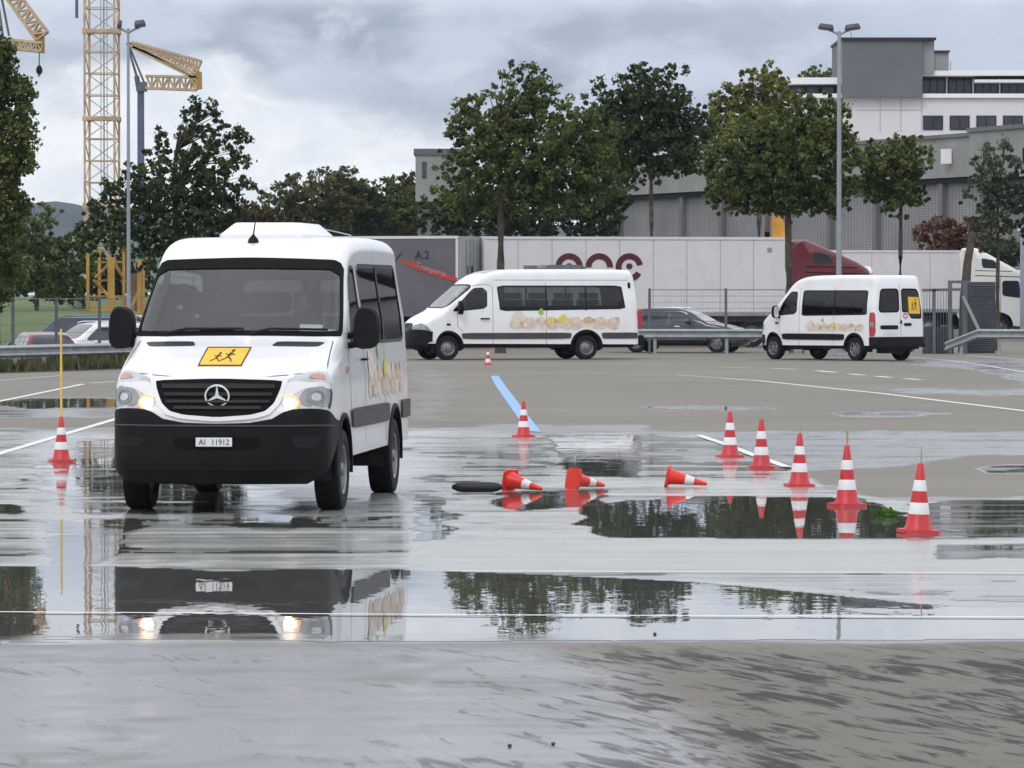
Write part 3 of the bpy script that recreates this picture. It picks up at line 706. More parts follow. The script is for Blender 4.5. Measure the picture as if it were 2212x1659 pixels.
# ------------------------------------------------------------------ small things on the pad
def small():
    a=gp(976,1064); b=gp(1086,1064); mb=MB(); r=.052
    d=(b-a).normalized(); n=9; pts=[]; rr=[]
    for i in range(n+1):
        k=i/n; pts.append(a.lerp(b,k)+Vector((0,0,r+.002))); rr.append(r*(.35 if i in(0,n) else .86 if i in (1,n-1) else 1))
    mb.tube(pts,rr,14)
    tag(mb.build('rubber_roll','rubber',smooth=50,org=a),'black rubber roll lying on wet asphalt left of a fallen cone','rubber roll')
    c=gp(1907,1116); mb=MB(); random.seed(3)
    for i in range(26):
        an=random.uniform(0,2*PI); l=random.uniform(.05,.14); h=random.uniform(.03,.09); w=.0045
        p0=c+Vector((random.uniform(-.05,.05),random.uniform(-.1,.1),0)); e=Vector((math.cos(an),math.sin(an),0)); s_=Vector((-e.y,e.x,0))*w
        q=p0+e*l*.5+Vector((0,0,h)); t=p0+e*l+Vector((0,0,h*.6))
        mb.add([p0-s_*.4,p0+s_*.4,q+s_,t,q-s_],[(0,1,2,3,4)])
    tag(mb.build('weed','weed',org=c,recalc=False),'small green weed growing in the puddle between the two nearest cones','weed')
    for i,(u,v,l) in enumerate(((1101,1615,'dark pebble on the near asphalt, left of a pair'),(1195,1611,'dark pebble on the near asphalt, right of a pair'),(1415,1372,'dark pebble at the edge of the puddle'))):
        p=gp(u,v); mb=MB(); mb.lathe([(.002,-.004),(.009,0),(.011,.005),(.006,.010),(.001,.011)],9)
        o=mb.build('pebble','bark',smooth=60); o.location=p+Vector((0,0,.003)); o.scale=(1,1.4,1); tag(o,l,'pebble','pebbles on the asphalt')
small()
# ------------------------------------------------------------------ parts shared by the vans
def strut(mb,pts,r=.01): return mb.tube(pts,r,6)
def window(t,B,sg,poly,gm='glassm',frame=.035,name='side_window'):
    """glass part with its black border as a sub-part"""
    g=MB(); panel(g,poly,[],B.side(sg),.15,-.004,.004); w=g.build(name,gm,t,smooth=40)
    f=MB(); panel(f,poly,[ringband(poly,frame)],B.side(sg),.12,.004,.02); f.build('window_frame','black',w,smooth=40)
    return w
def bwindow(t,B,poly,gm,fr,name,inner=None,label=None):
    g=MB(); panel(g,poly,[],B.wrap,.10,-.004,.004); w=g.build(name,gm,t,smooth=40)
    f=MB(); panel(f,poly,[inner or ringband(poly,fr)],B.wrap,.10,.004,.02); f.build('window_frame','matblack',w,smooth=40)
    return w
def seam(t,B,sg,pts,name='door_seam',w=.012,m='moulding'):
    mb=MB(); fn=B.side(sg)
    for a,b in zip(pts,pts[1:]):
        n=max(1,int(math.hypot(b[0]-a[0],b[1]-a[1])/.12)); dx,dy=b[0]-a[0],b[1]-a[1]; l=math.hypot(dx,dy); nx,ny=-dy/l*w/2,dx/l*w/2
        vs=[]
        for i in range(n+1):
            y,z=a[0]+dx*i/n,a[1]+dy*i/n; vs+=[fn(y+nx,z+ny,.0025),fn(y-nx,z-ny,.0025)]
        mb.add(vs,[(2*i,2*i+1,2*i+3,2*i+2) for i in range(n)])
    return mb.build(name,m,t,recalc=False)
def wells(t,W_,arches,depth=.34):
    mb=MB()
    for cy,cz,cr in arches:
        for sg in (-1,1):
            mb=MB(); n=16; vs=[]
            for i in range(n+1):
                a=-.25+(PI+.5)*i/n
                for x in (W_-.012,W_-depth): vs.append((sg*x,cy+math.cos(a)*cr,cz+math.sin(a)*cr))
            mb.add(vs,[(2*i,2*i+1,2*i+3,2*i+2) for i in range(n)])
            mb.add([(sg*(W_-depth),cy+math.cos(-.25+(PI+.5)*i/n)*cr,cz+math.sin(-.25+(PI+.5)*i/n)*cr) for i in range(n+1)],[tuple(range(n+1))])
            mb.build('wheel_well','under',t,recalc=False)
def archtrim(t,B,sg,arches,w=.05,m='trim'):
    mb=MB(); fn=B.side(sg)
    for cy,cz,cr in arches:
        mb=MB(); vs=[]; n=22
        for i in range(n+1):
            a=-.15+(PI+.3)*i/n
            for r_,o_ in ((cr-.005,-.01),(cr-.003,.02),(cr+w,.018),(cr+w+.004,-.003)): vs.append(fn(cy+math.cos(a)*r_,cz+math.sin(a)*r_,o_))
        mb.add(vs,[(4*i+k,4*i+k+1,4*i+k+5,4*i+k+4) for i in range(n) for k in range(3)])
        mb.build('arch_trim',m,t,smooth=40)
ART=[mat('art_cream',(.70,.64,.54),.45,0,.15,6),mat('art_pink',(.66,.52,.46),.45,0,.2,7),mat('art_yellow',(.72,.58,.12),.45,0,.1,6),mat('art_green',(.32,.52,.10),.45,0,.15,6),
     mat('art_beige',(.66,.57,.49),.45,0,.25,12),mat('art_brown',(.55,.40,.25),.45,0,.3,9),mat('art_grey',(.52,.52,.50),.5,0,.1,7)]
def art(t,B,sg,y0,y1,z0,z1,seed=1,n=9,leaf=True):
    """printed fruit-and-pot picture: rounded pastel shapes, one mesh per colour"""
    random.seed(seed); fn=B.side(sg); L_=y1-y0; H=z1-z0; col={}
    def blob(cy,cz,ry,rz,k,lay):
        P=[]
        for i in range(14):
            a=2*PI*i/14; q=1+.10*math.sin(3*a+cy*9)+.06*math.sin(5*a+cz*7); P.append((cy+ry*q*math.cos(a),cz+rz*q*math.sin(a)))
        panel(col.setdefault(k,MB()),P,[],fn,.12,.003+.0015*lay,0)
    for i in range(n):
        c=y0+L_*(i+.5)/n
        blob(c,z0+H*.40,L_/n*.62,H*.36,[4,1,0,1,4,1,0,4,1][i%9],0)
        blob(c+random.uniform(-.04,.04),z0+H*.62,L_/n*.40,H*.20,[0,4,1,2,0,4,5,1,4][i%9],1)
        if i%2==0: blob(c+L_/n*.4,z0+H*random.uniform(.15,.7),L_/n*.16,H*.14,[5,2,5][i%3],2)
        else: blob(c-L_/n*.3,z0+H*random.uniform(.2,.5),L_/n*.2,H*.1,[6,0,4][i%3],2)
    blob(y0+L_*.07,z0+H*.82,H*.42,H*.34,0,3); blob(y0+L_*.48,z0+H*.72,H*.28,H*.22,2,3); blob(y0+L_*.42,z0+H*.58,H*.12,H*.14,5,4)
    if leaf: blob(y0+L_*.28,z1+H*.12,.06 if H<.5 else .08,H*.20,3,5)
    for k,mb in col.items(): mb.build('side_picture',ART[k],t,recalc=True,smooth=60)
def kids_sign(t,mapf,frame_m='ink'):
    """yellow school transport panel; mapf takes (0..1, 0..1, offset)"""
    mb=MB(); panel(mb,[(0,0),(1,0),(1,1),(0,1)],[],mapf,.2,.006,.01); s_=mb.build('children_sign','yellow',t,smooth=40)
    mb=MB(); panel(mb,[(0,0),(1,0),(1,1),(0,1)],[[(.03,.05),(.97,.05),(.97,.95),(.03,.95)]],mapf,.2,.009,.006); mb.build('sign_border','ink',s_,smooth=40)
    mb=MB()
    def limb(a,b,w):
        dx,dy=b[0]-a[0],b[1]-a[1]; l=math.hypot(dx,dy*.55)+1e-6; nx,ny=-dy*.55/l*w,dx/l*w/.55
        panel(mb,[(a[0]+nx,a[1]+ny),(a[0]-nx,a[1]-ny),(b[0]-nx*.6,b[1]-ny*.6),(b[0]+nx*.6,b[1]+ny*.6)],[],mapf,.3,.010,.003)
    def head(c,r): panel(mb,[(c[0]+r*math.cos(2*PI*i/12),c[1]+r*1.8*math.sin(2*PI*i/12)) for i in range(12)],[],mapf,.3,.010,.003)
    for ox,sc in ((.36,.85),(.62,1.1)):
        P=lambda x,y:(ox+x*sc*.30,.18+y*sc*.56)
        head(P(.05,.98),.035*sc); limb(P(.02,.82),P(-.10,.42),.035*sc)
        limb(P(-.08,.45),P(.18,.22),.018*sc); limb(P(.18,.22),P(.28,.02),.014*sc); limb(P(-.10,.45),P(-.28,.25),.018*sc); limb(P(-.28,.25),P(-.55,.10),.014*sc)
        limb(P(.02,.75),P(.30,.60),.014*sc); limb(P(.0,.75),P(-.22,.62),.014*sc); limb(P(-.22,.62),P(-.34,.72),.012*sc)
    mb.build('pictogram','ink',s_)
    return s_
def mirror(t,x,y,z,w=.26,h=.40,m='trim'):
    sg=1 if x>0 else -1; mb=MB()
    P=rnd([(-w/2,-h/2),(w/2,-h/2+.02),(w/2,h/2-.03),(-w/2+.02,h/2)],2,.22)
    mb.prism(P,lambda p:(x+p[0]*.86,y-.07,z+p[1]*.90),lambda p:(x+p[0],y-.02,z+p[1])); mb.prism(P,lambda p:(x+p[0],y-.02,z+p[1]),lambda p:(x+p[0],y+.05,z+p[1]))
    mb.tube([(x-sg*w*.3,y,z-h*.35),(x-sg*(w*.5+.10),y+.02,z-h*.42)],.035,8); mb.tube([(x-sg*w*.3,y,z-h*.10),(x-sg*(w*.5+.10),y+.03,z-h*.2)],.03,8)
    o=mb.build('wing_mirror',m,t,smooth=50)
    g=MB(); g.prism([(p[0]*.86,p[1]*.88) for p in P],lambda p:(x+p[0],y+.051,z+p[1]),lambda p:(x+p[0],y+.054,z+p[1])); g.build('mirror_glass','chrome',o)
    return o
# ------------------------------------------------------------------ van driving towards the camera
def front_van():
    UP=[(.03,1.0),(.08,1.22),(.14,1.31),(.32,1.40),(.72,1.53),(1.13,1.66),(1.17,1.70),(1.90,2.33),(2.02,2.42),(2.30,2.52),(2.9,2.565),(4.2,2.575),(5.5,2.555),(5.76,2.50),(5.84,2.2),(5.90,1.3),(5.90,.50)]
    SH=(1.005,.13,[(1.15,1.0),(1.65,.975),(2.40,.885),(2.9,.87)],(1.05,.055,.17))
    B=Body([(.02,.62),(.0,.72),(.0,.90)]+UP,*SH); BL=Body([(.07,.27),(.03,.32),(.0,.50),(.0,.90)]+UP,*SH)   # BL: the lower nose that carries the bumper
    B.bottom=[(5.6,.50),(1.42,.48),(.62,.60),(.40,.62)]
    nose=Vector((-2.65,41.55,0)); yaw=R(-5.9)
    t=thing('minibus','white low-roof minibus with lit lamps and yellow children sign on its bonnet, driving to camera','minibus',(nose.x,nose.y,-.004),yaw,'white school minibuses')
    t.rotation_euler=(0,0,yaw)
    arches=[(1.02,.40,.47),(4.68,.40,.47)]
    s0,s1=B.Sz(1.70),B.Sz(2.335)
    ws=rnd([(-1.0,s0-.02),(1.0,s0-.02),(1.012,s1-.02),(.96,s1+.03),(0,s1+.05),(-.96,s1+.03),(-1.012,s1-.02)],2,.07)
    r0,r1=B.Szr(2.22),B.Szr(1.62)
    rw=[rnd([(sg*.06,r0),(sg*.80,r0),(sg*.84,r1),(sg*.06,r1)],2,.1) for sg in (-1,1)]
    door_w=rnd([(1.62,1.70),(1.66,1.60),(2.42,1.60),(2.46,2.30),(2.18,2.32),(1.95,2.16)],2,.14)
    mid_w=rnd([(2.60,1.60),(5.50,1.60),(5.46,2.33),(2.62,2.33)],2,.05)
    body=B.shell([ws]+rw,[door_w,mid_w],arches).build('body','white',t,smooth=35)
    # windscreen
    inn=rnd([(-.965,s0+.045),(.965,s0+.045),(.972,s1-.10),(-.972,s1-.10)],2,.06)
    bwindow(t,B,ws,'glass',.04,'windscreen',inn)
    for w in rw: bwindow(t,B,w,'glassm',.04,'rear_window')
    for sg in (1,-1):
        window(t,B,sg,door_w,'glassm',.03,'door_window'); window(t,B,sg,mid_w,'glassd' if sg>0 else 'glassm'); hexa(t,'window_divider','black',sg,B,[(3.96,1.60),(4.04,1.60),(4.04,2.33),(3.96,2.33)],.006,.012)
        seam(t,B,sg,[(1.50,1.66),(1.48,1.2),(1.58,.86)]); seam(t,B,sg,[(2.53,.55),(2.53,2.33)]); seam(t,B,sg,[(3.99,.55),(3.99,2.33)])
        hexa(t,'side_moulding','moulding',sg,B,rnd([(1.56,.74),(4.14,.74),(4.18,.93),(1.50,.93)],2,.08),.022,.03)
        hexa(t,'side_moulding','moulding',sg,B,rnd([(5.18,.74),(5.84,.74),(5.84,.93),(5.15,.93)],2,.08),.022,.03)
        archtrim(t,B,sg,arches,.035,'trim')
        hexa(t,'side_repeater','amber',sg,B,rnd([(1.22,1.30),(1.36,1.33),(1.36,1.37),(1.22,1.40)],1),.012,.02)
        mb=MB(); f=B.side(sg); mb.tube([f(2.28,1.44,.01),f(2.30,1.44,.045),f(2.44,1.44,.045),f(2.46,1.44,.01)],.014,8); mb.build('door_handle','trim',t,smooth=50)
        mirror(t,sg*1.15,1.50,1.76,.26,.41)
        mb=MB(); mb.box((sg*.72,1.58,.24),(sg*.95,1.60,.62)); mb.box((sg*.72,5.22,.22),(sg*.95,5.24,.62)); mb.build('mud_flap','rubber',t)
    art(t,B,1,2.75,5.4,.98,1.46,4,8)
    # bumper: black, dipping under the grille
    sz=B.Sz
    sz=BL.Sz
    bo=[(-1.50,sz(.78)),(-1.42,sz(.66)),(-1.18,sz(.50)),(-.98,sz(.38)),(-.80,.02),(-.2,0.02),(.2,.02),(.80,.02),(.98,sz(.38)),(1.18,sz(.50)),(1.42,sz(.66)),(1.50,sz(.78)),(1.50,sz(.90)),(1.36,sz(.965)),(1.05,sz(.97)),(.68,sz(.955)),(.60,sz(.93)),(.50,sz(.87)),(.30,sz(.835)),(0,sz(.825)),(-.30,sz(.835)),(-.50,sz(.87)),(-.60,sz(.93)),(-.68,sz(.955)),(-1.05,sz(.97)),(-1.36,sz(.965)),(-1.50,sz(.90))]
    def archcut(a,s_):   # where the wrapped bumper would run into the wheel opening
        return a
    bo=[(max(-1.54,min(1.54,a*1.05)),s_) for a,s_ in bo]
    mb=MB(); panel(mb,bo,[],BL.wrap,.07,.025,.07); bp=mb.build('front_bumper','trim',t,smooth=50)
    mb=MB(); panel(mb,rnd([(-.44,sz(.70)),(.44,sz(.70)),(.38,sz(.585)),(-.38,sz(.585))],2,.15),[],BL.wrap,.07,.032,.012); mb.build('air_intake','matblack',bp,smooth=50)
    for sg in (-1,1):
        mb=MB(); panel(mb,rnd([(sg*.70,sz(.70)),(sg*.98,sz(.72)),(sg*.94,sz(.60)),(sg*.74,sz(.60))],2,.15),[],BL.wrap,.07,.031,.012); mb.build('fog_lamp_recess','black',bp,smooth=50)
    mb=MB(); panel(mb,[(-1.25,sz(.80)),(1.25,sz(.80)),(1.25,sz(.815)),(-1.25,sz(.815))],[[(0.001,sz(.805)),(.002,sz(.805)),(.002,sz(.806))]],BL.wrap,.1,.034,.014); mb.build('bumper_ridge','moulding',bp,smooth=50)
    mb=MB(); panel(mb,[(-.95,sz(.44)),(.95,sz(.44)),(.88,sz(.405)),(-.88,sz(.405))],[],BL.wrap,.1,.050,.03); mb.build('bumper_lip','trim',bp,smooth=50); mb=MB(); mb.box((-.74,.20,.34),(.74,.50,.80)); mb.box((-.55,.12,.62),(.55,.2,.9)); mb.build('bumper_core','under',bp)
    # valance and the dark mechanical parts beneath
    mb=MB(); mb.prism([(-.86,.42),(.86,.42),(.80,.33),(.55,.27),(.10,.29),(-.2,.25),(-.55,.28),(-.80,.33)],lambda p:(p[0],.16,p[1]),lambda p:(p[0],.42,p[1])); mb.build('under_guard','trim',t)
    mb=MB(); mb.box((-.80,.35,.42),(.80,5.7,.62)); mb.bar((-.85,1.02,.36),(.85,1.02,.36),.12,None,8); mb.bar((-.85,4.68,.37),(.85,4.68,.37),.13,None,8)
    mb.lathe([(.02,-.16),(.15,-.12),(.17,0),(.15,.12),(.02,.16)],14,Matrix.Translation((.1,4.68,.38))@Matrix.Rotation(R(90),4,'X')); mb.box((-.62,2.2,.30),(-.30,3.4,.45)); mb.box((.3,2.4,.32),(.62,3.2,.45))
    mb.build('chassis','under',t)
    mb=MB()
    for x in (.46,.62,.75): mb.box((x,.24,.335),(x+.07,.30,.365))
    mb.build('tow_bracket','chrome',t)
    wells(t,.97,arches)
    for y in (1.02,4.68):
        wheel(t,.895,y,.372,.24,'rim',1,'steel'); wheel(t,-.875,y,.372,.24,'rim',-1,'steel')
    # grille, its slats, white surround, star
    sz=B.Sz
    go=[(-.565,sz(1.235)),(0,sz(1.248)),(.565,sz(1.235)),(.555,sz(1.18)),(.50,sz(1.03)),(.43,sz(.955)),(.30,sz(.925)),(0,sz(.905)),(-.30,sz(.925)),(-.43,sz(.955)),(-.50,sz(1.03)),(-.555,sz(1.18))]
    go=rnd([(a*1.075,sz(1.08)+(b-sz(1.08))*1.08-.006) for a,b in go],1,.12); mb=MB(); panel(mb,go,[],B.wrap,.06,.012,.02); gr=mb.build('grille','matblack',t,smooth=50)
    for k,(z,w) in enumerate(((1.19,.545),(1.12,.52),(1.045,.50),(.975,.42))):
        mb=MB(); panel(mb,[(-w,sz(z-.018)),(w,sz(z-.018)),(w,sz(z+.014)),(-w,sz(z+.014))],[],B.wrap,.08,.030,.016); mb.build('slat','slat',gr,smooth=50)
    ou=[(p[0]*1.09,sz(1.08)+(p[1]-sz(1.08))*1.20) for p in go]
    mb=MB(); panel(mb,ou,[go],B.wrap,.06,.020,.03); mb.build('grille_surround','white',gr,smooth=50)
    c=B.wrap(0,sz(1.095),.035)
    mb=MB(); T=Matrix.Translation(c)@Matrix.Rotation(R(90+8),4,'X')
    vs=[]; n=40
    for i in range(n):
        a=2*PI*i/n
        for r_,h_ in ((.116,0),(.113,.014),(.101,.014),(.098,0)): vs.append((r_*math.cos(a),r_*math.sin(a),h_))
    mb.add(vs,[(4*i+k,4*i+(k+1)%4,4*((i+1)%n)+(k+1)%4,4*((i+1)%n)+k) for i in range(n) for k in range(4)],T)
    P=[]
    for k in range(3):
        a=PI/2+2*PI*k/3; P+=[(.103*math.cos(a)-.0035*math.sin(a),.103*math.sin(a)+.0035*math.cos(a)),(.103*math.cos(a)+.0035*math.sin(a),.103*math.sin(a)-.0035*math.cos(a))][::-1]
        b_=a+PI/3; P.append((.020*math.cos(b_),.020*math.sin(b_)))
    P=P[:]; m_=len(P)
    mb.add([(x,y,.002) for x,y in P]+[(x*.9,y*.9,.013) for x,y in P],[tuple(range(m_)),tuple(range(m_,2*m_))]+[(i,(i+1)%m_,m_+(i+1)%m_,m_+i) for i in range(m_)],T)
    mb.build('star_emblem','chrome',gr,smooth=30)
    # headlamps
    for sg in (1,-1):
        O=[(.605,sz(1.02)),(.60,sz(1.21)),(.70,sz(1.285)),(.84,sz(1.335)),(1.00,sz(1.375)),(1.17,sz(1.34)),(1.20,sz(1.20)),(1.17,sz(1.03)),(1.08,sz(.97)),(.85,sz(.965)),(.66,sz(.965))]
        O=rnd([(sg*a,b) for a,b in O],2,.2); mb=MB(); panel(mb,O,[],B.wrap,.05,.008,.015); hl=mb.build('headlamp','lampclear',t,smooth=50)
        up=rnd([(sg*a,b) for a,b in ((.84,sz(1.275)),(.87,sz(1.315)),(.98,sz(1.34)),(.99,sz(1.29)),(.92,sz(1.265)))],2,.2)
        mb=MB(); panel(mb,up,[],B.wrap,.05,.013,.006); mb.build('indicator','amber',hl,smooth=50)
        wh=rnd([(sg*a,b) for a,b in ((.615,sz(1.07)),(.61,sz(1.20)),(.72,sz(1.24)),(.86,sz(1.225)),(1.04,sz(1.255)),(1.12,sz(1.33)),(1.16,sz(1.30)),(1.08,sz(1.20)),(.84,sz(1.185)),(.72,sz(1.12)))],2,.2)
        mb=MB(); panel(mb,wh,[],B.wrap,.05,.012,.006); mb.build('lamp_brow','white',hl,smooth=50)
        dk=rnd([(sg*a,b) for a,b in ((.755,sz(1.085)),(.82,sz(1.175)),(1.00,sz(1.215)),(1.10,sz(1.20)),(1.08,sz(1.05)),(1.02,sz(.99)),(.80,sz(.985)))],2,.2)
        mb=MB(); panel(mb,dk,[],B.wrap,.05,.011,.006); mb.build('lamp_bowl','lampglass',hl,smooth=50); mb=MB(); panel(mb,rnd([(sg*a,b) for a,b in ((1.09,sz(1.25)),(1.16,sz(1.30)),(1.19,sz(1.18)),(1.16,sz(1.03)),(1.07,sz(.985)),(1.05,sz(1.03)),(1.10,sz(1.10)))],2,.2),[],B.wrap,.05,.0125,.006); mb.build('lamp_edge','black',hl,smooth=50)
        mb=MB(); panel(mb,circ(sg*.92,sz(1.09),.078,20),[circ(sg*.92,sz(1.09),.060,20)],B.wrap,.05,.016,.006); mb.build('reflector','rim',hl,smooth=50)
        mb=MB(); panel(mb,circ(sg*.92,sz(1.09),.040,16),[],B.wrap,.05,.018,.006); mb.build('main_beam_lens','lampclear',hl,smooth=50)
        mb=MB(); q=B.wrap(sg*.685,sz(1.035),.012); q=q-Vector((0,0,.012)); mb.lathe([(.064,0),(.058,.016),(.04,.026),(.0,.030)],20,Matrix.Translation(q)@Matrix.Rotation(R(90),4,'X')); mb.build('dipped_lamp','lit',hl,smooth=60); mb=MB(); mb.lathe([(.090,-.02),(.086,0),(.05,.006),(.0,.006)],20,Matrix.Translation(q)@Matrix.Rotation(R(90),4,'X')); mb.build('lamp_halo','halo',hl,smooth=60)  # the wider glowing disc imitates the amber halo round the lit lamp
    # bonnet: vents, edges, sign
    for sg in (-1,1):
        mb=MB(); panel(mb,rnd([(sg*.36,sz(1.590)),(sg*.80,sz(1.590)),(sg*.86,sz(1.635)),(sg*.40,sz(1.635))],2,.12),[],B.wrap,.06,.006,.01); mb.build('bonnet_vent','black',t,smooth=50)
        pts=[(.99,1.35),(.955,1.45),(.93,1.55),(.915,1.655)]; mb=MB(); vs=[]
        for a,z in pts:
            vs+=[B.wrap(sg*a,sz(z),.003),B.wrap(sg*(a+.010),sz(z),.003)]
        mb.add(vs,[(2*i,2*i+1,2*i+3,2*i+2) for i in range(3)]); mb.build('bonnet_seam','moulding',t)
        mb=MB(); vs=[]
        for a,z in ((.60,1.262),(.66,1.32),(.70,1.40),(.76,1.56)):
            vs+=[B.wrap(sg*a,sz(z),.001),B.wrap(sg*(a+.03),sz(z),.012),B.wrap(sg*(a+.06),sz(z),.001)]
        mb.add(vs,[(3*i+k,3*i+k+1,3*i+k+4,3*i+k+3) for i in range(3) for k in (0,1)]); mb.build('bonnet_crease','white',t,smooth=60)
    mb=MB(); vs=[]
    for i in range(13):
        a=-.97+1.94*i/12; z=1.262+.085*(abs(a)/.97)**2; vs+=[B.wrap(a,sz(z),.003),B.wrap(a,sz(z+.007),.003)]
    mb.add(vs,[(2*i,2*i+1,2*i+3,2*i+2) for i in range(12)]); mb.build('bonnet_seam','moulding',t)
    sa,sb=sz(1.385),sz(1.575)
    kids_sign(t,lambda a,b,o:B.wrap(-.235+.42*a,sa+(sb-sa)*b,o))
    # wipers
    mb=MB()
    for x0,x1 in ((-.70,.05),(.12,.86)):
        mb.tube([B.wrap(x0,s0-.02,.03),B.wrap(x0+.2,s0+.04,.03),B.wrap(x1,s0+.05,.02)],.012,6)
    mb.build('wiper','trim',t)
    # plate
    q=BL.wrap(-.02,BL.Sz(.655),.05); mb=MB(); T=Matrix.Translation((q.x,q.y,q.z)); mb.box((-.165,-.006,-.042),(.165,.006,.042),T); pl=mb.build('number_plate','plate',t,bevel=.004)
    mb=MB(); mb.box((-.172,.002,-.050),(.172,.03,.050),T); mb.build('plate_holder','trim',pl)
    text('plate_lettering','AI',.074,'ink',pl,(q.x-.105,q.y-.008,q.z-.002),(R(90),0,0),.001,.95)
    text('plate_lettering','11912',.074,'ink',pl,(q.x+.058,q.y-.008,q.z-.002),(R(90),0,0),.001,.86)
    # roof: air-conditioning pod, aerial, reading aerial
    mb=MB(); base=rnd([(-.46,2.66),(.46,2.66),(.46,4.5),(-.46,4.5)],2,.1); 
    mb.prism(base,lambda p:(p[0],p[1],2.55),lambda p:(p[0]*.98,p[1],2.60)); top=[(p[0]*.74,2.80+(p[1]-2.66)*.86) for p in base]
    n=len(base); mb.add([(p[0]*.98,p[1],2.60) for p in base]+[(p[0],p[1],2.725) for p in top]+[(p[0]*.93,p[1]+.02,2.745) for p in top],[(i,(i+1)%n,n+(i+1)%n,n+i) for i in range(n)]+[(n+i,n+(i+1)%n,2*n+(i+1)%n,2*n+i) for i in range(n)]+[tuple(range(2*n,3*n))])
    mb.build('roof_air_conditioner','white',t,smooth=35)
    q=B.wrap(-.04,B.Sy(2.30),0); mb=MB(); mb.lathe([(.055,0),(.045,.03),(.018,.06),(.012,.075)],14,Matrix.Translation(q)); mb.tube([q+Vector((0,0,.06)),q+Vector((.01,.12,.30))],[.008,.004],6); mb.build('aerial','trim',t,smooth=50)
    q=Vector((.62,4.6,2.55)); mb=MB(); mb.tube([q,q+Vector((-.05,0,.07)),q+Vector((-.30,.1,.14)),q+Vector((-.36,.1,.14))],.009,6); mb.build('roof_aerial','galv',t,smooth=50)
    # cabin
    mb=MB(); mb.box((-.93,.9,.86),(.93,5.8,.92)); mb.build('cabin_floor','dash',t)
    mb=MB(); mb.prism([(1.08,1.40),(1.20,1.66),(1.42,1.68),(1.66,1.60),(1.72,1.40),(1.5,1.2)],lambda p:(-.88,p[0],p[1]),lambda p:(.88,p[0],p[1])); ds=mb.build('dashboard','dash',t,smooth=30)
    mb=MB(); mb.box((.20,1.50,1.64),(.62,1.70,1.74)); mb.build('instrument_hood','dash',ds,bevel=.04)
    mb=MB(); mb.prism([(-.38,0),(-.06,0),(-.04,.05),(-.36,.05)],lambda p:(p[0],1.25-p[1],1.715+p[1]),lambda p:(p[0],1.27-p[1],1.715+p[1])); mb.build('white_paper','plate',t)
    mb=MB(); mb.prism([(.58,.03),(.80,.03),(.80,.15),(.58,.15)],lambda p:B.wrap(p[0],s0+p[1],-.012),lambda p:B.wrap(p[0],s0+p[1],-.014)); mb.prism([(.80,.03),(.94,.03),(.94,.10),(.80,.10)],lambda p:B.wrap(p[0],s0+p[1],-.012),lambda p:B.wrap(p[0],s0+p[1],-.014)); mb.build('permit_card','plate',t)
    mb=MB(); vs=[]; 
    T=Matrix.Translation((.42,1.78,1.58))@Matrix.Rotation(R(-55),4,'X'); pts=[T@Vector((.19*math.cos(2*PI*i/24),.19*math.sin(2*PI*i/24),0)) for i in range(25)]
    mb.tube(pts,.014,6); mb.tube([pts[0],pts[12]],.012,6); mb.tube([T@Vector((0,0,0)),pts[18]],.012,6); mb.tube([T@Vector((0,0,0)),T@Vector((0,0,-.25))],.025,6); mb.build('steering_wheel','dash',t,smooth=50)
    mb=MB(); mb.box((-.12,1.86,2.18),(.20,1.93,2.27)); mb.build('rear_view_mirror','black',t,bevel=.015)
    for y in (2.15,3.05,3.85,4.65):
        for x in ((-.66,-.26,.46) if y<3 else (-.66,-.24,.30,.70)):
            mb=MB(); mb.box((x-.20,y,1.12),(x+.20,y+.46,1.26)); mb.prism(rnd([(-.21,0),(.21,0),(.19,.62),(-.19,.62)],2,.12),lambda p:(x+p[0],y+.40+p[1]*.18,1.22+p[1]),lambda p:(x+p[0],y+.50+p[1]*.18,1.22+p[1]))
            mb.prism(rnd([(-.13,.66),(.13,.66),(.12,.86),(-.12,.86)],2,.2),lambda p:(x+p[0],y+.42+p[1]*.18,1.22+p[1]),lambda p:(x+p[0],y+.49+p[1]*.18,1.22+p[1])); mb.box((x-.14,y+.1,.92),(x+.14,y+.4,1.12))
            mb.build('seat','seat',t,smooth=35)
    # rear lamps, bumper
    for sg in (-1,1): mb=MB(); mb.box((sg*.84,5.80,1.0),(sg*.965,5.92,1.45)); mb.build('rear_lamp','redlens',t,bevel=.02)
    mb=MB(); mb.box((-.95,5.80,.48),(.95,5.98,.70)); mb.build('rear_bumper','trim',t,bevel=.03)
    # settle the upper body to its real heights
    K=[(0,0),(.60,.60),(.965,.95),(1.095,1.055),(1.24,1.19),(1.66,1.555),(2.335,2.275),(2.57,2.525),(2.745,2.665),(3.2,3.1)]
    def f(z):
        for a,b in zip(K,K[1:]):
            if a[0]<=z<=b[0]: return a[1]+(b[1]-a[1])*(z-a[0])/(b[0]-a[0])
        return z
    for o in S.objects:
        if o.type=='MESH' and (o.parent==t or (o.parent and o.parent.parent==t)) and not o.name.startswith(('wheel','tyre','rim','plate_lettering')) or o.name.startswith('wheel_well') and o.parent==t:
            for v in o.data.vertices: v.co.z=f(v.co.z)
            if o.name.startswith('number_plate'):
                pass
    for o in S.objects:
        if o.name.startswith('plate_lettering'): o.location.z=f(o.location.z)
    return t,B
VAN,_=front_van()
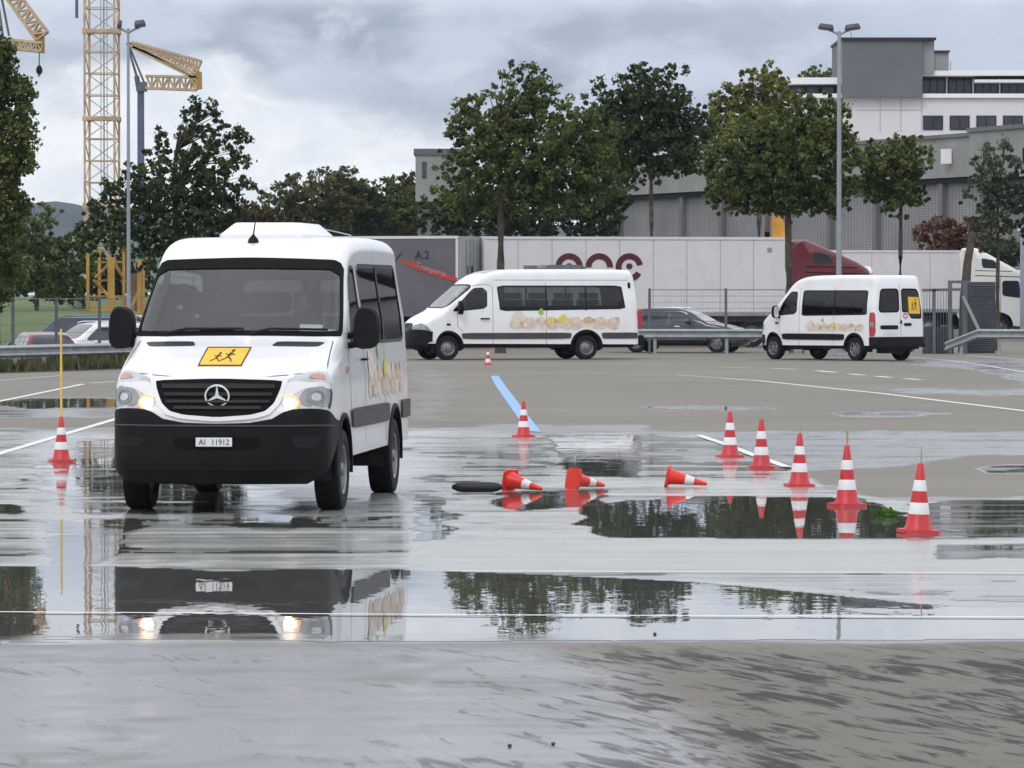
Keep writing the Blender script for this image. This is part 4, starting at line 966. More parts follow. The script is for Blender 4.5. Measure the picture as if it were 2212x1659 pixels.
# ------------------------------------------------------------------ long high-roof van, side on
def long_van():
    B=Body([(.14,.34),(.03,.38),(.0,.55),(.0,.80),(.03,1.02),(.12,1.12),(.32,1.25),(.80,1.44),(.86,1.48),(1.72,2.20),(1.90,2.36),(2.25,2.56),(2.7,2.66),(3.4,2.68),(6.6,2.68),(6.86,2.62),(6.97,2.2),(7.06,1.3),(7.08,.45)],
           .99,.16,[(1.1,1.0),(1.5,.985),(2.3,.90),(2.7,.86)],(1.0,.10,.22))
    t=thing('minibus','long high-roof white minibus parked side-on, pale fruit picture below its side windows','minibus',(-3.15,137.0,0),R(-71.5),'white school minibuses')
    arches=[(1.0,.38,.44),(5.33,.38,.46)]; sz=B.Sz
    s0,s1=sz(1.52),sz(2.20)
    ws=rnd([(-.92,s0),(.92,s0),(.99,s1-.02),(.88,s1+.04),(-.88,s1+.04),(-.99,s1-.02)],2,.12)
    dw=rnd([(1.12,1.42),(2.22,1.42+.10),(2.24,2.02),(2.10,2.14),(1.80,2.12),(1.35,1.66)],2,.12)
    w1=rnd([(2.62,1.44),(6.58,1.50),(6.46,2.20),(2.54,2.20)],2,.05)
    r0,r1=B.Szr(2.2),B.Szr(1.5); rw=[rnd([(sg*.06,r0),(sg*.78,r0),(sg*.82,r1),(sg*.06,r1)],2,.1) for sg in (-1,1)]
    B.shell([ws]+rw,[dw,w1],arches).build('body','white',t,smooth=35)
    bwindow(t,B,ws,'glass',.04,'windscreen')
    for w in rw: bwindow(t,B,w,'glassm',.04,'rear_window')
    for sg in (1,-1):
        window(t,B,sg,dw,'glassm',.03,'door_window')
        window(t,B,sg,w1,'glassm',.05)
        for yy in (4.05,5.30): hexa(t,'window_divider','black',sg,B,[(yy,1.46),(yy+.05,1.46),(yy+.05,2.20),(yy,2.20)],.006,.012)
        hexa(t,'window_tint_band','black',sg,B,[(2.70,1.50),(6.50,1.54),(6.50,1.60),(2.70,1.58)],.003,.006)
        hexa(t,'side_moulding','moulding',sg,B,rnd([(1.46,.62),(4.82,.62),(4.86,.80),(1.42,.80)],2,.08),.022,.03); hexa(t,'side_moulding','moulding',sg,B,rnd([(5.84,.62),(7.0,.62),(7.0,.80),(5.80,.80)],2,.08),.022,.03)
        archtrim(t,B,sg,arches,.05)
        for pts in ([(1.30,1.42),(1.30,1.0),(1.46,.84)],[(2.40,.40),(2.40,2.16),(2.2,2.24),(1.75,2.2)],[(4.07,.40),(4.07,2.28)],[(2.45,2.36),(6.7,2.36)]): seam(t,B,sg,pts,w=.012)
        mb=MB(); f=B.side(sg); mb.tube([f(2.02,1.22,.01),f(2.05,1.22,.05),f(2.26,1.22,.05),f(2.28,1.22,.01)],.022,8); mb.build('door_handle','trim',t,smooth=50)
        hexa(t,'side_badge','trim',sg,B,[(.95,1.02),(1.08,1.02),(1.08,1.08),(.95,1.08)],.012,.02)
        hexa(t,'air_vent','trim',sg,B,rnd([(6.68,2.12),(6.78,2.12),(6.76,2.30),(6.68,2.30)],2,.2),.02,.03)
        O=rnd([(sg*a,b) for a,b in ((.55,sz(.86)),(.56,sz(1.0)),(.80,sz(1.06)),(1.05,sz(1.10)),(1.26,sz(1.10)),(1.20,sz(.94)),(1.0,sz(.84)))],2,.2)
        mb=MB(); panel(mb,O,[],B.wrap,.06,.012,.02); mb.build('headlamp','lampglass',t,smooth=50)
        mb=MB(); mb.box((sg*.87,6.98,.92),(sg*.985,7.10,1.46)); mb.build('rear_lamp','redlens',t,bevel=.02)
        mirror(t,sg*1.16,1.35,1.55,.22,.42)
    art(t,B,1,2.95,6.35,.86,1.36,11,9)
    mb=MB(); panel(mb,[(-1.30,.0),(1.30,.0),(1.32,sz(.88)),(1.2,sz(.90)),(.5,sz(.90)),(-.5,sz(.90)),(-1.2,sz(.90)),(-1.32,sz(.88))],[],B.wrap,.08,.02,.05); mb.build('front_bumper','trim',t,smooth=50)
    mb=MB(); panel(mb,rnd([(-.52,sz(.84)),(.52,sz(.84)),(.50,sz(1.08)),(-.50,sz(1.08))],2,.15),[],B.wrap,.08,.02,.02); mb.build('grille','black',t,smooth=50)
    mb=MB(); mb.box((-.97,6.98,.42),(.97,7.16,.72)); mb.build('rear_bumper','trim',t,bevel=.03)
    mb=MB(); mb.box((-.80,.3,.36),(.80,6.9,.50)); mb.box((-.85,1.0-.04,.32),(.85,1.04,.40)); mb.box((-.85,5.29,.32),(.85,5.37,.42)); mb.build('chassis','under',t)
    wells(t,.98,arches)
    for y in (1.0,5.33):
        for sg in (1,-1): wheel(t,sg*.86,y,.36,.23 if y<2 else .25,'rim',sg,'steel')
    mb=MB(); mb.prism(rnd([(4.15,0),(5.55,0),(5.40,.14),(4.30,.14)],2,.15),lambda p:(-.45,p[0],2.68+p[1]),lambda p:(.45,p[0],2.68+p[1])); mb.box((-.2,3.75,2.68),(.2,4.05,2.80)); mb.build('roof_air_conditioner','galvd',t,smooth=35)
    mb=MB(); mb.box((-.95,.9,.80),(.95,6.9,.86)); mb.build('cabin_floor','dash',t)
    mb=MB(); mb.box((-.9,.95,1.1),(.9,1.45,1.48)); mb.build('dashboard','dash',t,bevel=.05)
    for y in (1.95,2.85,3.65,4.45,5.25,6.05):
        for x in (-.62,-.22,.28,.64):
            mb=MB(); mb.box((x-.19,y,.86),(x+.19,y+.45,1.22)); mb.box((x-.20,y+.40,1.2),(x+.20,y+.52,1.78)); mb.box((x-.12,y+.44,1.80),(x+.12,y+.52,1.98)); mb.build('seat','seat',t)
    return t
long_van()
# ------------------------------------------------------------------ van seen from its rear corner
def rear_van():
    B=Body([(.14,.30),(.03,.34),(.0,.50),(.0,.85),(.05,1.05),(.20,1.18),(.75,1.42),(.82,1.46),(1.45,2.05),(1.62,2.22),(1.95,2.40),(2.5,2.48),(3.4,2.50),(5.2,2.50),(5.36,2.45),(5.44,2.1),(5.50,1.2),(5.52,.45)],
           .98,.13,[(1.1,1.0),(1.5,.985),(2.3,.90),(2.7,.87)],(.9,.12,.25))
    t=thing('minibus','white minibus seen from behind at an angle, yellow school panel in its rear window','minibus',(8.01,139.3,zg(136.5,9)),R(-142.8),'white school minibuses')
    arches=[(.88,.36,.42),(4.55,.36,.42)]; sz=B.Sz
    s0,s1=sz(1.48),sz(2.10)
    ws=rnd([(-.92,s0),(.92,s0),(.95,s1),(-.95,s1)],2,.12)
    dw=rnd([(1.10,1.30),(1.98,1.36),(1.98,2.02),(1.66,2.02),(1.35,1.72)],2,.12)
    w1=rnd([(2.20,1.30),(5.12,1.34),(5.12,2.06),(2.22,2.06)],2,.04)
    r0,r1,r2=B.Szr(2.10),B.Szr(1.40),B.Szr(1.22)
    ra=rnd([(.05,r0),(.80,r0),(.84,r1),(.05,r1)],2,.1); rb=rnd([(-.05,r0),(-.80,r0),(-.86,r2),(-.40,r2),(-.28,r1),(-.05,r1)],2,.1)
    B.shell([ws,ra,rb],[dw,w1],arches).build('body','white',t,smooth=35)
    bwindow(t,B,ws,'glass',.04,'windscreen'); bwindow(t,B,ra,'glassd',.04,'rear_window'); bwindow(t,B,rb,'glassd',.04,'rear_window')
    for sg in (1,-1):
        window(t,B,sg,dw,'glassm',.03,'door_window'); window(t,B,sg,w1,'glassd',.045); hexa(t,'window_divider','black',sg,B,[(3.62,1.32),(3.67,1.32),(3.67,2.06),(3.62,2.06)],.006,.012)
        hexa(t,'side_moulding','trim',sg,B,rnd([(1.36,.60),(4.10,.60),(4.12,.78),(1.32,.78)],2,.08),.022,.03)
        archtrim(t,B,sg,arches,.04)
        for pts in ([(1.2,1.3),(1.2,.9),(1.35,.5)],[(2.10,.42),(2.10,2.14)],[(3.63,.42),(3.63,2.12)]): seam(t,B,sg,pts,w=.010)
        hexa(t,'side_badge','trim',sg,B,[(1.02,1.06),(1.16,1.06),(1.16,1.11),(1.02,1.11)],.012,.02)
        q0,q1=B.Szr(1.42),B.Szr(.72); A=B.A
        L_=rnd([(sg*(A-.12),q0),(sg*(A+.10),q0),(sg*(A+.12),q1),(sg*(A-.12),q1)],2,.15); mb=MB(); panel(mb,L_,[],B.wrap,.08,.02,.03); lp=mb.build('rear_lamp','redlens',t,smooth=50)
        qm=B.Szr(1.12); mb=MB(); panel(mb,[(sg*(A-.08),qm),(sg*(A+.06),qm),(sg*(A+.06),B.Szr(.98)),(sg*(A-.08),B.Szr(.98))],[],B.wrap,.08,.028,.012); mb.build('reversing_lens','lampglass',lp)
        mirror(t,sg*1.14,1.20,1.42,.22,.40)
        O=rnd([(sg*a,b) for a,b in ((.60,sz(.80)),(.62,sz(1.0)),(.85,sz(1.12)),(1.10,sz(1.15)),(1.14,sz(.95)),(.95,sz(.80)))],2,.2)
        mb=MB(); panel(mb,O,[],B.wrap,.06,.012,.02); mb.build('headlamp','lampglass',t,smooth=50)
    art(t,B,1,2.45,4.95,.84,1.14,23,8)
    seg=lambda a0,a1,z0,z1,nm,m,o=.012,p=None: (lambda mb:(panel(mb,rnd([(a0,B.Szr(z1)),(a1,B.Szr(z1)),(a1,B.Szr(z0)),(a0,B.Szr(z0))],1,.1),[],B.wrap,.1,o,.02),mb.build(nm,m,p or t,smooth=50))[1])(MB())
    seg(.12,.78,.92,1.04,'number_plate_recess','trim'); pl=seg(.20,.70,.78,.90,'number_plate','plate')
    seg(-.02,.03,1.08,1.18,'door_handle','trim',.03); seg(-.40,-.12,1.02,1.10,'rear_door_handle','trim',.02)
    mb=MB(); panel(mb,[(.001,B.Szr(2.25)),(.009,B.Szr(2.25)),(.009,B.Szr(.62)),(.001,B.Szr(.62))],[],B.wrap,.2,.004,.006); mb.build('door_seam','moulding',t)
    mb=MB(); panel(mb,circ(-.18,B.Szr(1.30),.085,16),[circ(-.18,B.Szr(1.30),.055,16)],B.wrap,.1,.008,.004); mb.build('speed_disc_sticker','redtxt',t,smooth=50)
    mb=MB(); panel(mb,[(-1.14,B.Szr(.70)),(1.14,B.Szr(.70)),(1.14,B.S[-1]),(-1.14,B.S[-1])],[],B.wrap,.1,.05,.09); mb.box((-.90,5.38,.40),(.90,5.56,.50)); mb.build('rear_bumper','trim',t,smooth=50)
    kids_sign(t,lambda a,b,o:B.wrap(-.30-.50*a,B.Szr(1.34+.54*b),.004+o))
    mb=MB(); panel(mb,[(-1.25,0),(1.25,0),(1.25,sz(.74)),(-1.25,sz(.74))],[],B.wrap,.1,.02,.04); mb.build('front_bumper','trim',t,smooth=50)
    mb=MB(); mb.box((-.80,.3,.34),(.80,5.4,.48)); mb.box((-.3,5.0,.22),(.5,5.3,.40)); mb.build('chassis','under',t)
    wells(t,.965,arches)
    for y in (.88,4.55):
        for sg in (1,-1): wheel(t,sg*.85,y,.345,.22,'rim',sg,'spoke')
    mb=MB(); mb.box((-.93,.9,.74),(.93,5.3,.80)); mb.build('cabin_floor','dash',t)
    for y in (1.55,2.45,3.25,4.05):
        for x in (-.62,-.22,.28,.64):
            mb=MB(); mb.box((x-.19,y,.80),(x+.19,y+.45,1.12)); mb.box((x-.20,y+.40,1.1),(x+.20,y+.52,1.68)); mb.box((x-.12,y+.44,1.70),(x+.12,y+.52,1.88)); mb.build('seat','seat',t)
rear_van()
# ------------------------------------------------------------------ parked cars
def car(label,loc,rz,paint,kind='hatch',group=None,name='parked_car'):
    if kind=='suv': ctrl=[(.15,.28),(.02,.34),(0,.55),(.04,.80),(.20,.95),(1.25,1.10),(1.35,1.13),(2.05,1.62),(2.35,1.70),(3.6,1.72),(4.35,1.60),(4.62,1.15),(4.74,1.0),(4.76,.50),(4.66,.32)]; wy=(.92,3.82); H=1.72; win=[[(1.62,1.10),(2.62,1.12),(2.62,1.56),(2.20,1.55)],[(2.68,1.12),(3.56,1.13),(3.56,1.55),(2.68,1.57)],[(3.62,1.14),(4.30,1.18),(4.08,1.48),(3.62,1.55)]]; wd=.94
    elif kind=='estate': ctrl=[(.15,.25),(.02,.30),(0,.50),(.06,.70),(.25,.82),(1.15,.98),(1.25,1.0),(1.95,1.40),(2.25,1.46),(3.5,1.46),(4.25,1.38),(4.60,1.0),(4.70,.85),(4.70,.45),(4.6,.30)]; wy=(.88,3.65); win=[[(1.50,.98),(2.50,1.0),(2.50,1.36),(2.05,1.34)],[(2.56,1.0),(3.42,1.0),(3.42,1.35),(2.56,1.37)],[(3.48,1.01),(4.26,1.05),(4.05,1.29),(3.48,1.34)]]; wd=.90
    elif kind=='van': ctrl=[(.15,.28),(.02,.34),(0,.55),(.04,.85),(.20,1.0),(.85,1.20),(.92,1.24),(1.55,1.80),(1.85,1.90),(3.6,1.92),(4.65,1.90),(4.80,1.80),(4.86,1.0),(4.86,.50),(4.8,.34)]; wy=(.90,3.85); win=[[(1.25,1.20),(2.10,1.20),(2.10,1.70),(1.66,1.68)],[(2.25,1.20),(3.3,1.20),(3.3,1.70),(2.25,1.70)],[(3.4,1.20),(4.5,1.20),(4.45,1.70),(3.4,1.70)]]; wd=.94
    else: ctrl=[(.12,.25),(.02,.30),(0,.50),(.06,.70),(.22,.82),(.95,.98),(1.05,1.01),(1.75,1.42),(2.05,1.47),(2.9,1.47),(3.55,1.38),(3.92,1.0),(4.02,.85),(4.04,.45),(3.95,.30)]; wy=(.82,3.38); win=[[(1.32,.98),(2.30,1.0),(2.30,1.37),(1.86,1.35)],[(2.36,1.0),(3.30,1.03),(3.16,1.30),(2.75,1.37),(2.36,1.38)]]; wd=.87
    H=max(z for _,z in ctrl); B=Body(ctrl,wd,.12,[(.85,1.0),(1.0,.98),(H-.15,.80),(H+.1,.76)],(.9,.14,.30),ch=2)
    t=thing(name,label,'car' if kind!='van' else 'van',loc,rz,group); arches=[(y,.33,.37) for y in wy]; sz=B.Sz
    win=[rnd(w,1,.14) for w in win]
    B.shell([],[],arches).build('body',paint,t,smooth=35)
    zb=ctrl[6][1]+.03; zt=H-.09
    mb=MB(); panel(mb,rnd([(-wd*.86,sz(zb)),(wd*.86,sz(zb)),(wd*.88,sz(zt)),(-wd*.88,sz(zt))],2,.12),[],B.wrap,.1,.008,.012); mb.build('windscreen','pane',t,smooth=50)
    q0,q1=B.Szr(H-.10),B.Szr(1.10 if kind in('hatch','estate') else 1.25); mb=MB(); panel(mb,rnd([(-wd*.80,q0),(wd*.80,q0),(wd*.84,q1),(-wd*.84,q1)],2,.12),[],B.wrap,.1,.008,.012); mb.build('rear_window','pane',t,smooth=50)
    for sg in (1,-1):
        for w in win: hexa(t,'side_window','pane',sg,B,w,.006,.012)
        O=rnd([(sg*a,b) for a,b in ((.48,sz(.56)),(.50,sz(.68)),(.95,sz(.74)),(.97,sz(.60)))],2,.15); mb=MB(); panel(mb,O,[],B.wrap,.08,.012,.02); mb.build('headlamp','lampglass',t,smooth=50)
        q0,q1=B.Szr(.98),B.Szr(.76); mb=MB(); panel(mb,rnd([(sg*.56,q0),(sg*.98,q0),(sg*.98,q1),(sg*.60,q1)],2,.12),[],B.wrap,.08,.012,.02); mb.build('rear_lamp','redlens',t,smooth=50)
        x=sg*(wd+.06); y=win[0][0][0]+.2; mb=MB(); mb.prism(rnd([(-.10,-.07),(.10,-.05),(.09,.07),(-.08,.07)],2,.2),lambda p:(x+p[0],y-.05,1.05+p[1]),lambda p:(x+p[0],y+.09,1.05+p[1])); mb.build('wing_mirror',paint,t,smooth=50)
        seam(t,B,sg,[(win[0][1][0]+.03,.4),(win[0][1][0]+.03,1.0)],w=.010); hexa(t,'door_handle','chrome',sg,B,[(win[0][1][0]-.22,.86),(win[0][1][0]-.04,.86),(win[0][1][0]-.04,.89),(win[0][1][0]-.22,.89)],.02,.02)
        hexa(t,'sill_trim','trim',sg,B,[(wy[0]+.42,.32),(wy[1]-.42,.32),(wy[1]-.42,.42),(wy[0]+.42,.42)],.014,.02)
        for y in wy: wheel(t,sg*(wd-.11),y,.325,.21,'rim',sg,'spoke')
        if kind in('suv','estate'):
            mb=MB(); f=lambda y:Vector((sg*wd*.66,y,H+.035)); mb.tube([f(2.1)-Vector((0,0,.05)),f(2.3),f(3.7),f(3.9)-Vector((0,0,.07))],.014,6); mb.build('roof_rail','chrome',t,smooth=50)
    mb=MB(); panel(mb,rnd([(-.42,sz(.36)),(.42,sz(.36)),(.46,sz(.62)),(-.46,sz(.62))],2,.12),[],B.wrap,.08,.012,.02); mb.build('grille','black',t,smooth=50)
    mb=MB(); q=B.wrap(0,B.Szr(.68 if kind!='van' else .62),.02); mb.box((-.26,q.y-.01,q.z-.055),(.26,q.y+.012,q.z+.055)); mb.build('number_plate','plate',t)
    wells(t,wd-.02,arches,.26); mb=MB(); mb.box((-.7,.3,.22),(.7,ctrl[-1][0]-.3,.40)); mb.build('chassis','under',t)
    return t
def carat(u,Y,deg,*a,**k):
    X=(u-CU)/F*Y; return car(a[0],(X,Y,zg(Y,X)),R(deg),*a[1:],**k)
carat(1619,153,72,'dark grey estate car parked behind the guardrail, between the two far minibuses','cargrey','estate')
carat(62,151,-163,'dark red hatchback behind the left guardrail','carred','hatch')
carat(66,158,-58,'white sport utility car with roof rails behind the red hatchback','carwhite','suv')
carat(300,154,-60,'second white car at the left fence, half hidden behind front minibus mirror','carwhite','hatch')
carat(-60,144,60,'yellow car at the left edge behind the guardrail','caryel','hatch')
carat(45,172,-100,'dark blue van parked behind the red hatchback','carblue','van')
carat(150,175,-85,'black estate car in the row behind the white one','carblack','estate')
carat(235,182,-95,'black van at the back of the left car park','carblack','van')
# ------------------------------------------------------------------ lorries
def lorry(label,corner,rz,L_,side,box,cabm,curtain=False,ncab=True,rail='white2',H=4.0,gap=.55,cabL=2.35):
    """front of the trailer at y=0, the tractor ahead of it; corner = place of the trailer's front centre"""
    t=thing('articulated_lorry',label,'lorry',corner,rz); W_=1.27; h0=1.19
    mb=MB(); mb.box((-W_,0,h0),(W_,L_,H)); bx=mb.build('trailer_box',box,t,bevel=.03)
    for sg in (-1,1):
        mb=MB(); mb.box((sg*(W_+.001),-.01,H-.09),(sg*(W_+.03),L_+.01,H+.006)); mb.build('top_rail',rail,bx)
        mb=MB(); mb.box((sg*(W_+.001),-.01,h0-.05),(sg*(W_+.02),L_+.01,h0+.10)); mb.build('bottom_rail','galv' if not curtain else 'galvd',bx)
        for yy in (0,L_-.10): mb=MB(); mb.box((sg*(W_+.001),yy,h0+.10),(sg*(W_+.012),yy+.10,H-.09)); mb.build('corner_post',rail,bx)
        if curtain:
            mb=MB(); n=60; vs=[]
            for i in range(n+1):
                y=.12+(L_-.24)*i/n; o_=W_+.012+.008*math.sin(i*1.9)+.006*math.sin(i*.7); vs+=[(sg*o_,y,h0+.11),(sg*(o_+.004),y,(h0+H)/2),(sg*o_,y,H-.10)]
            mb.add(vs,[(3*i+k,3*i+k+1,3*i+k+4,3*i+k+3) for i in range(n) for k in (0,1)]); mb.build('curtain','tarp',bx,smooth=60,recalc=False)
    if not curtain:
        for yy in [L_*(i+1)/9 for i in range(8)]:
            mb=MB(); mb.box((-W_-.004,yy,h0+.10),(-W_+.001,yy+.018,H-.09)); mb.build('panel_joint','seam',bx)
    mb=MB(); mb.box((-W_+.02,L_,h0),(W_-.02,L_+.03,H-.02)); dr=mb.build('rear_door','tdoor' if curtain else rail,bx)
    mb=MB()
    for x in (-.55,-.18,.18,.55): mb.tube([(x,L_+.06,h0+.05),(x,L_+.06,H-.1)],.018,6)
    mb.box((-.005,L_+.031,h0),(.005,L_+.04,H)); mb.build('lock_rod','galv',dr)
    if curtain:
        mb=MB(); 
        for x in (-.1,.35): mb.box((x,L_+.032,h0+1.0),(x+.16,L_+.05,h0+1.75))
        mb.build('door_slot','trim',dr)
    mb=MB(); mb.box((-.5,.4,.85),(-.35,L_-.2,1.16)); mb.box((.35,.4,.85),(.5,L_-.2,1.16))
    mb.box((-1.1,L_-.25,.55),(1.1,L_-.1,.75))
    for x in (-1.0,.9): mb.box((x,2.4,.15),(x+.1,2.55,1.15))
    mb.box((-1.2,4.0,.50),(1.2,5.4,1.10)); mb.build('trailer_chassis','cabred' if cabm=='cabred' else 'under',t)
    ys=[L_-3.9,L_-2.6,L_-1.3]
    for y in ys:
        for sg in (-1,1): wheel(t,sg*1.08,y,.50,.36,'rim',sg,'steel')
    if ncab:
        B=Body([(.10,.40),(.0,.5),(.0,1.3),(.03,1.9),(.12,2.4),(.22,2.72),(.32,2.86),(.62,3.02),(1.0,3.20),(cabL-.55,3.78),(cabL-.25,3.90),(cabL-.02,3.92),(cabL,3.7),(cabL,.75)],1.24,.16,[(2.9,1.0),(3.3,.97),(4.0,.88)],(.9,.03,.16))
        c=B.shell([],[],[(1.35,.52,.62)]).build('cab',cabm,t,smooth=35); c.location=(0,-gap-cabL,0); sz=B.Sz
        mb=MB(); panel(mb,rnd([(-1.14,sz(1.75)),(1.14,sz(1.75)),(1.10,sz(2.60)),(-1.10,sz(2.60))],2,.1),[],B.wrap,.15,.01,.02); mb.build('windscreen','pane',c,smooth=50)
        for sg in (-1,1):
            w=rnd([(.32,1.75),(1.25,1.85),(1.25,2.50),(.42,2.50)],2,.1); mb=MB(); panel(mb,w,[],B.side(sg),.15,.008,.02); mb.build('side_window','pane',c,smooth=50)
            w=rnd([(cabL-1.25,3.02),(cabL-.45,3.05),(cabL-.42,3.48),(cabL-1.0,3.38)],2,.12); mb=MB(); panel(mb,w,[],B.side(sg),.15,.008,.02); mb.build('bunk_window','pane',c,smooth=50)
            seam(c,B,sg,[(1.32,.9),(1.32,2.75)],w=.02); seam(c,B,sg,[(.3,2.66),(cabL-.1,2.72)],'cab_groove',w=.035,m='matblack'); seam(c,B,sg,[(.8,2.90),(cabL-.1,2.94)],'cab_groove',w=.03,m='matblack')
            mb=MB(); x=sg*1.44; mb.prism(rnd([(-.12,-.42),(.12,-.42),(.12,.42),(-.12,.42)],2,.15),lambda p:(x+p[0],-.02,2.2+p[1]),lambda p:(x+p[0],.12,2.2+p[1])); mb.tube([(x,.05,2.5),(sg*1.15,.25,2.62)],.025,6); mb.build('wing_mirror','trim',c,smooth=50)
            mb=MB(); mb.prism(rnd([(cabL-.55,.8),(cabL+gap+.1,.8),(cabL+gap+.1,3.3),(cabL-.02,3.9),(cabL-.55,3.0)],1,.1),lambda p:(sg*1.19,p[0],p[1]),lambda p:(sg*1.235,p[0],p[1])); mb.build('side_fairing',cabm,c)
        mb=MB(); panel(mb,rnd([(-.8,sz(.9)),(.8,sz(.9)),(.85,sz(1.75)),(-.85,sz(1.75))],2,.1),[],B.wrap,.15,.012,.02); mb.build('grille','black',c,smooth=50)
        mb=MB(); panel(mb,rnd([(-1.1,sz(2.64)),(1.1,sz(2.64)),(1.05,sz(2.84)),(-1.05,sz(2.84))],2,.1),[],B.wrap,.15,.14,.16); mb.build('sun_visor','carwhite',c,smooth=50)
        mb=MB(); y0=-gap-cabL; mb.box((-.5,y0+.3,.6),(.5,2.2,.95)); mb.box((-1.2,y0+2.0,.4),(1.2,y0+2.9,1.0)); mb.build('tractor_chassis','under',t)
        for y in (y0+1.35,1.3):
            for sg in (-1,1): wheel(t,sg*1.06,y,.50,.34,'rim',sg,'steel')
    return t,bx
def far_lorries():
    def place(u,Y,al,lx,ly):
        """origin so that the trailer's local point (lx, ly) is seen at u, distance Y"""
        c,s_=math.cos(al),math.sin(al); X=(u-CU)/F*Y; return (X-(lx*c-ly*s_),Y-(lx*s_+ly*c),zg(Y,X))
    al=R(102); L_=11.25
    p=place(1700,168.5,al,-1.27,0)
    t,bx=lorry('white box trailer with three dark red ring letters and a dark red tractor',p,al,L_,-1,'white2','cabred',cabL=2.95)
    # three ring letters on the near (local -x) side: local +y runs to the left of the picture
    def ringletter(u,gap0,gap1,dot):
        y=(1700-u)/59.6/math.cos(R(12)); z=2.90; mb=MB(); n=40; vs=[]; ro,ri=.51,.29
        for i in range(n+1):
            a=gap0+(gap1-gap0)*i/n
            for r_ in (ri,ro): vs+=[(-1.275,y-r_*math.cos(a),z+r_*math.sin(a)),(-1.285,y-r_*math.cos(a),z+r_*math.sin(a))]
        fs=[]
        for i in range(n): k=4*i; fs+=[(k+1,k+3,k+7,k+5),(k,k+1,k+5,k+4),(k+2,k+3,k+7,k+6)]
        mb.add(vs,fs); o=mb.build('ring_letter','logo',bx,smooth=50)
        if dot:
            mb=MB(); mb.prism([(y-.12*math.cos(2*PI*i/16),z+.04+.11*math.sin(2*PI*i/16)) for i in range(16)],lambda q:(-1.275,q[0],q[1]),lambda q:(-1.285,q[0],q[1])); mb.build('ring_letter_dot','logo',bx)
    ringletter(1226,R(-30) ,R(330),True); ringletter(1291,R(0),R(180),False); ringletter(1356,R(12),R(330),True)
    mb=MB(); y=(1700-1660)/64.; mb.box((-1.279,y-.06,3.45),(-1.272,y+.12,3.62)); mb.build('small_plate','galv',bx)
    # dark curtain trailer
    al=R(-110); L_=10.0; p=place(990,164.5,al,1.27,L_)
    t,bx=lorry('dark grey curtain-sided trailer with a red stripe, partly behind the front minibus',p,al,L_,1,'tarp','cabwhite',curtain=True,ncab=False)
    t['category']='trailer'; t.name='curtain_trailer'
    yy=lambda u:L_-(990-u)/60.8/math.cos(R(20))      # local y of a picture column on the near side
    zz=lambda v:CZ+(HV-v)/60.8-p[2]
    f0=lambda q:(1.30,yy(q[0]),zz(q[1])); f1=lambda q:(1.308,yy(q[0]),zz(q[1]))
    mb=MB(); mb.prism([(868,560),(900,570),(950,586),(988,600),(988,609),(940,596),(900,582),(868,568)],f0,f1); mb.build('red_stripe','redtxt',bx)
    text('side_lettering','A.2',.42,'darkink',bx,(1.305,yy(912),zz(551)),(R(90),0,R(90)),.004,.9)
    text('side_lettering','Transporte',.26,'tdoor',bx,(1.312,yy(932),zz(582)),(R(90),R(17),R(90)),.003,.95)
    mb=MB(); mb.prism([(862,548),(868,546),(856,562),(850,566)],f0,f1); mb.build('check_mark','darkink',bx)
    # second white lorry at the right
    al=R(98); p=place(2072,199,al,-1.27,0)
    lorry('white box lorry with cream white tractor at the right edge, behind the gate',p,al,11.5,-1,'white2','cabwhite',rail='white2',cabL=2.6,H=3.8)
far_lorries()
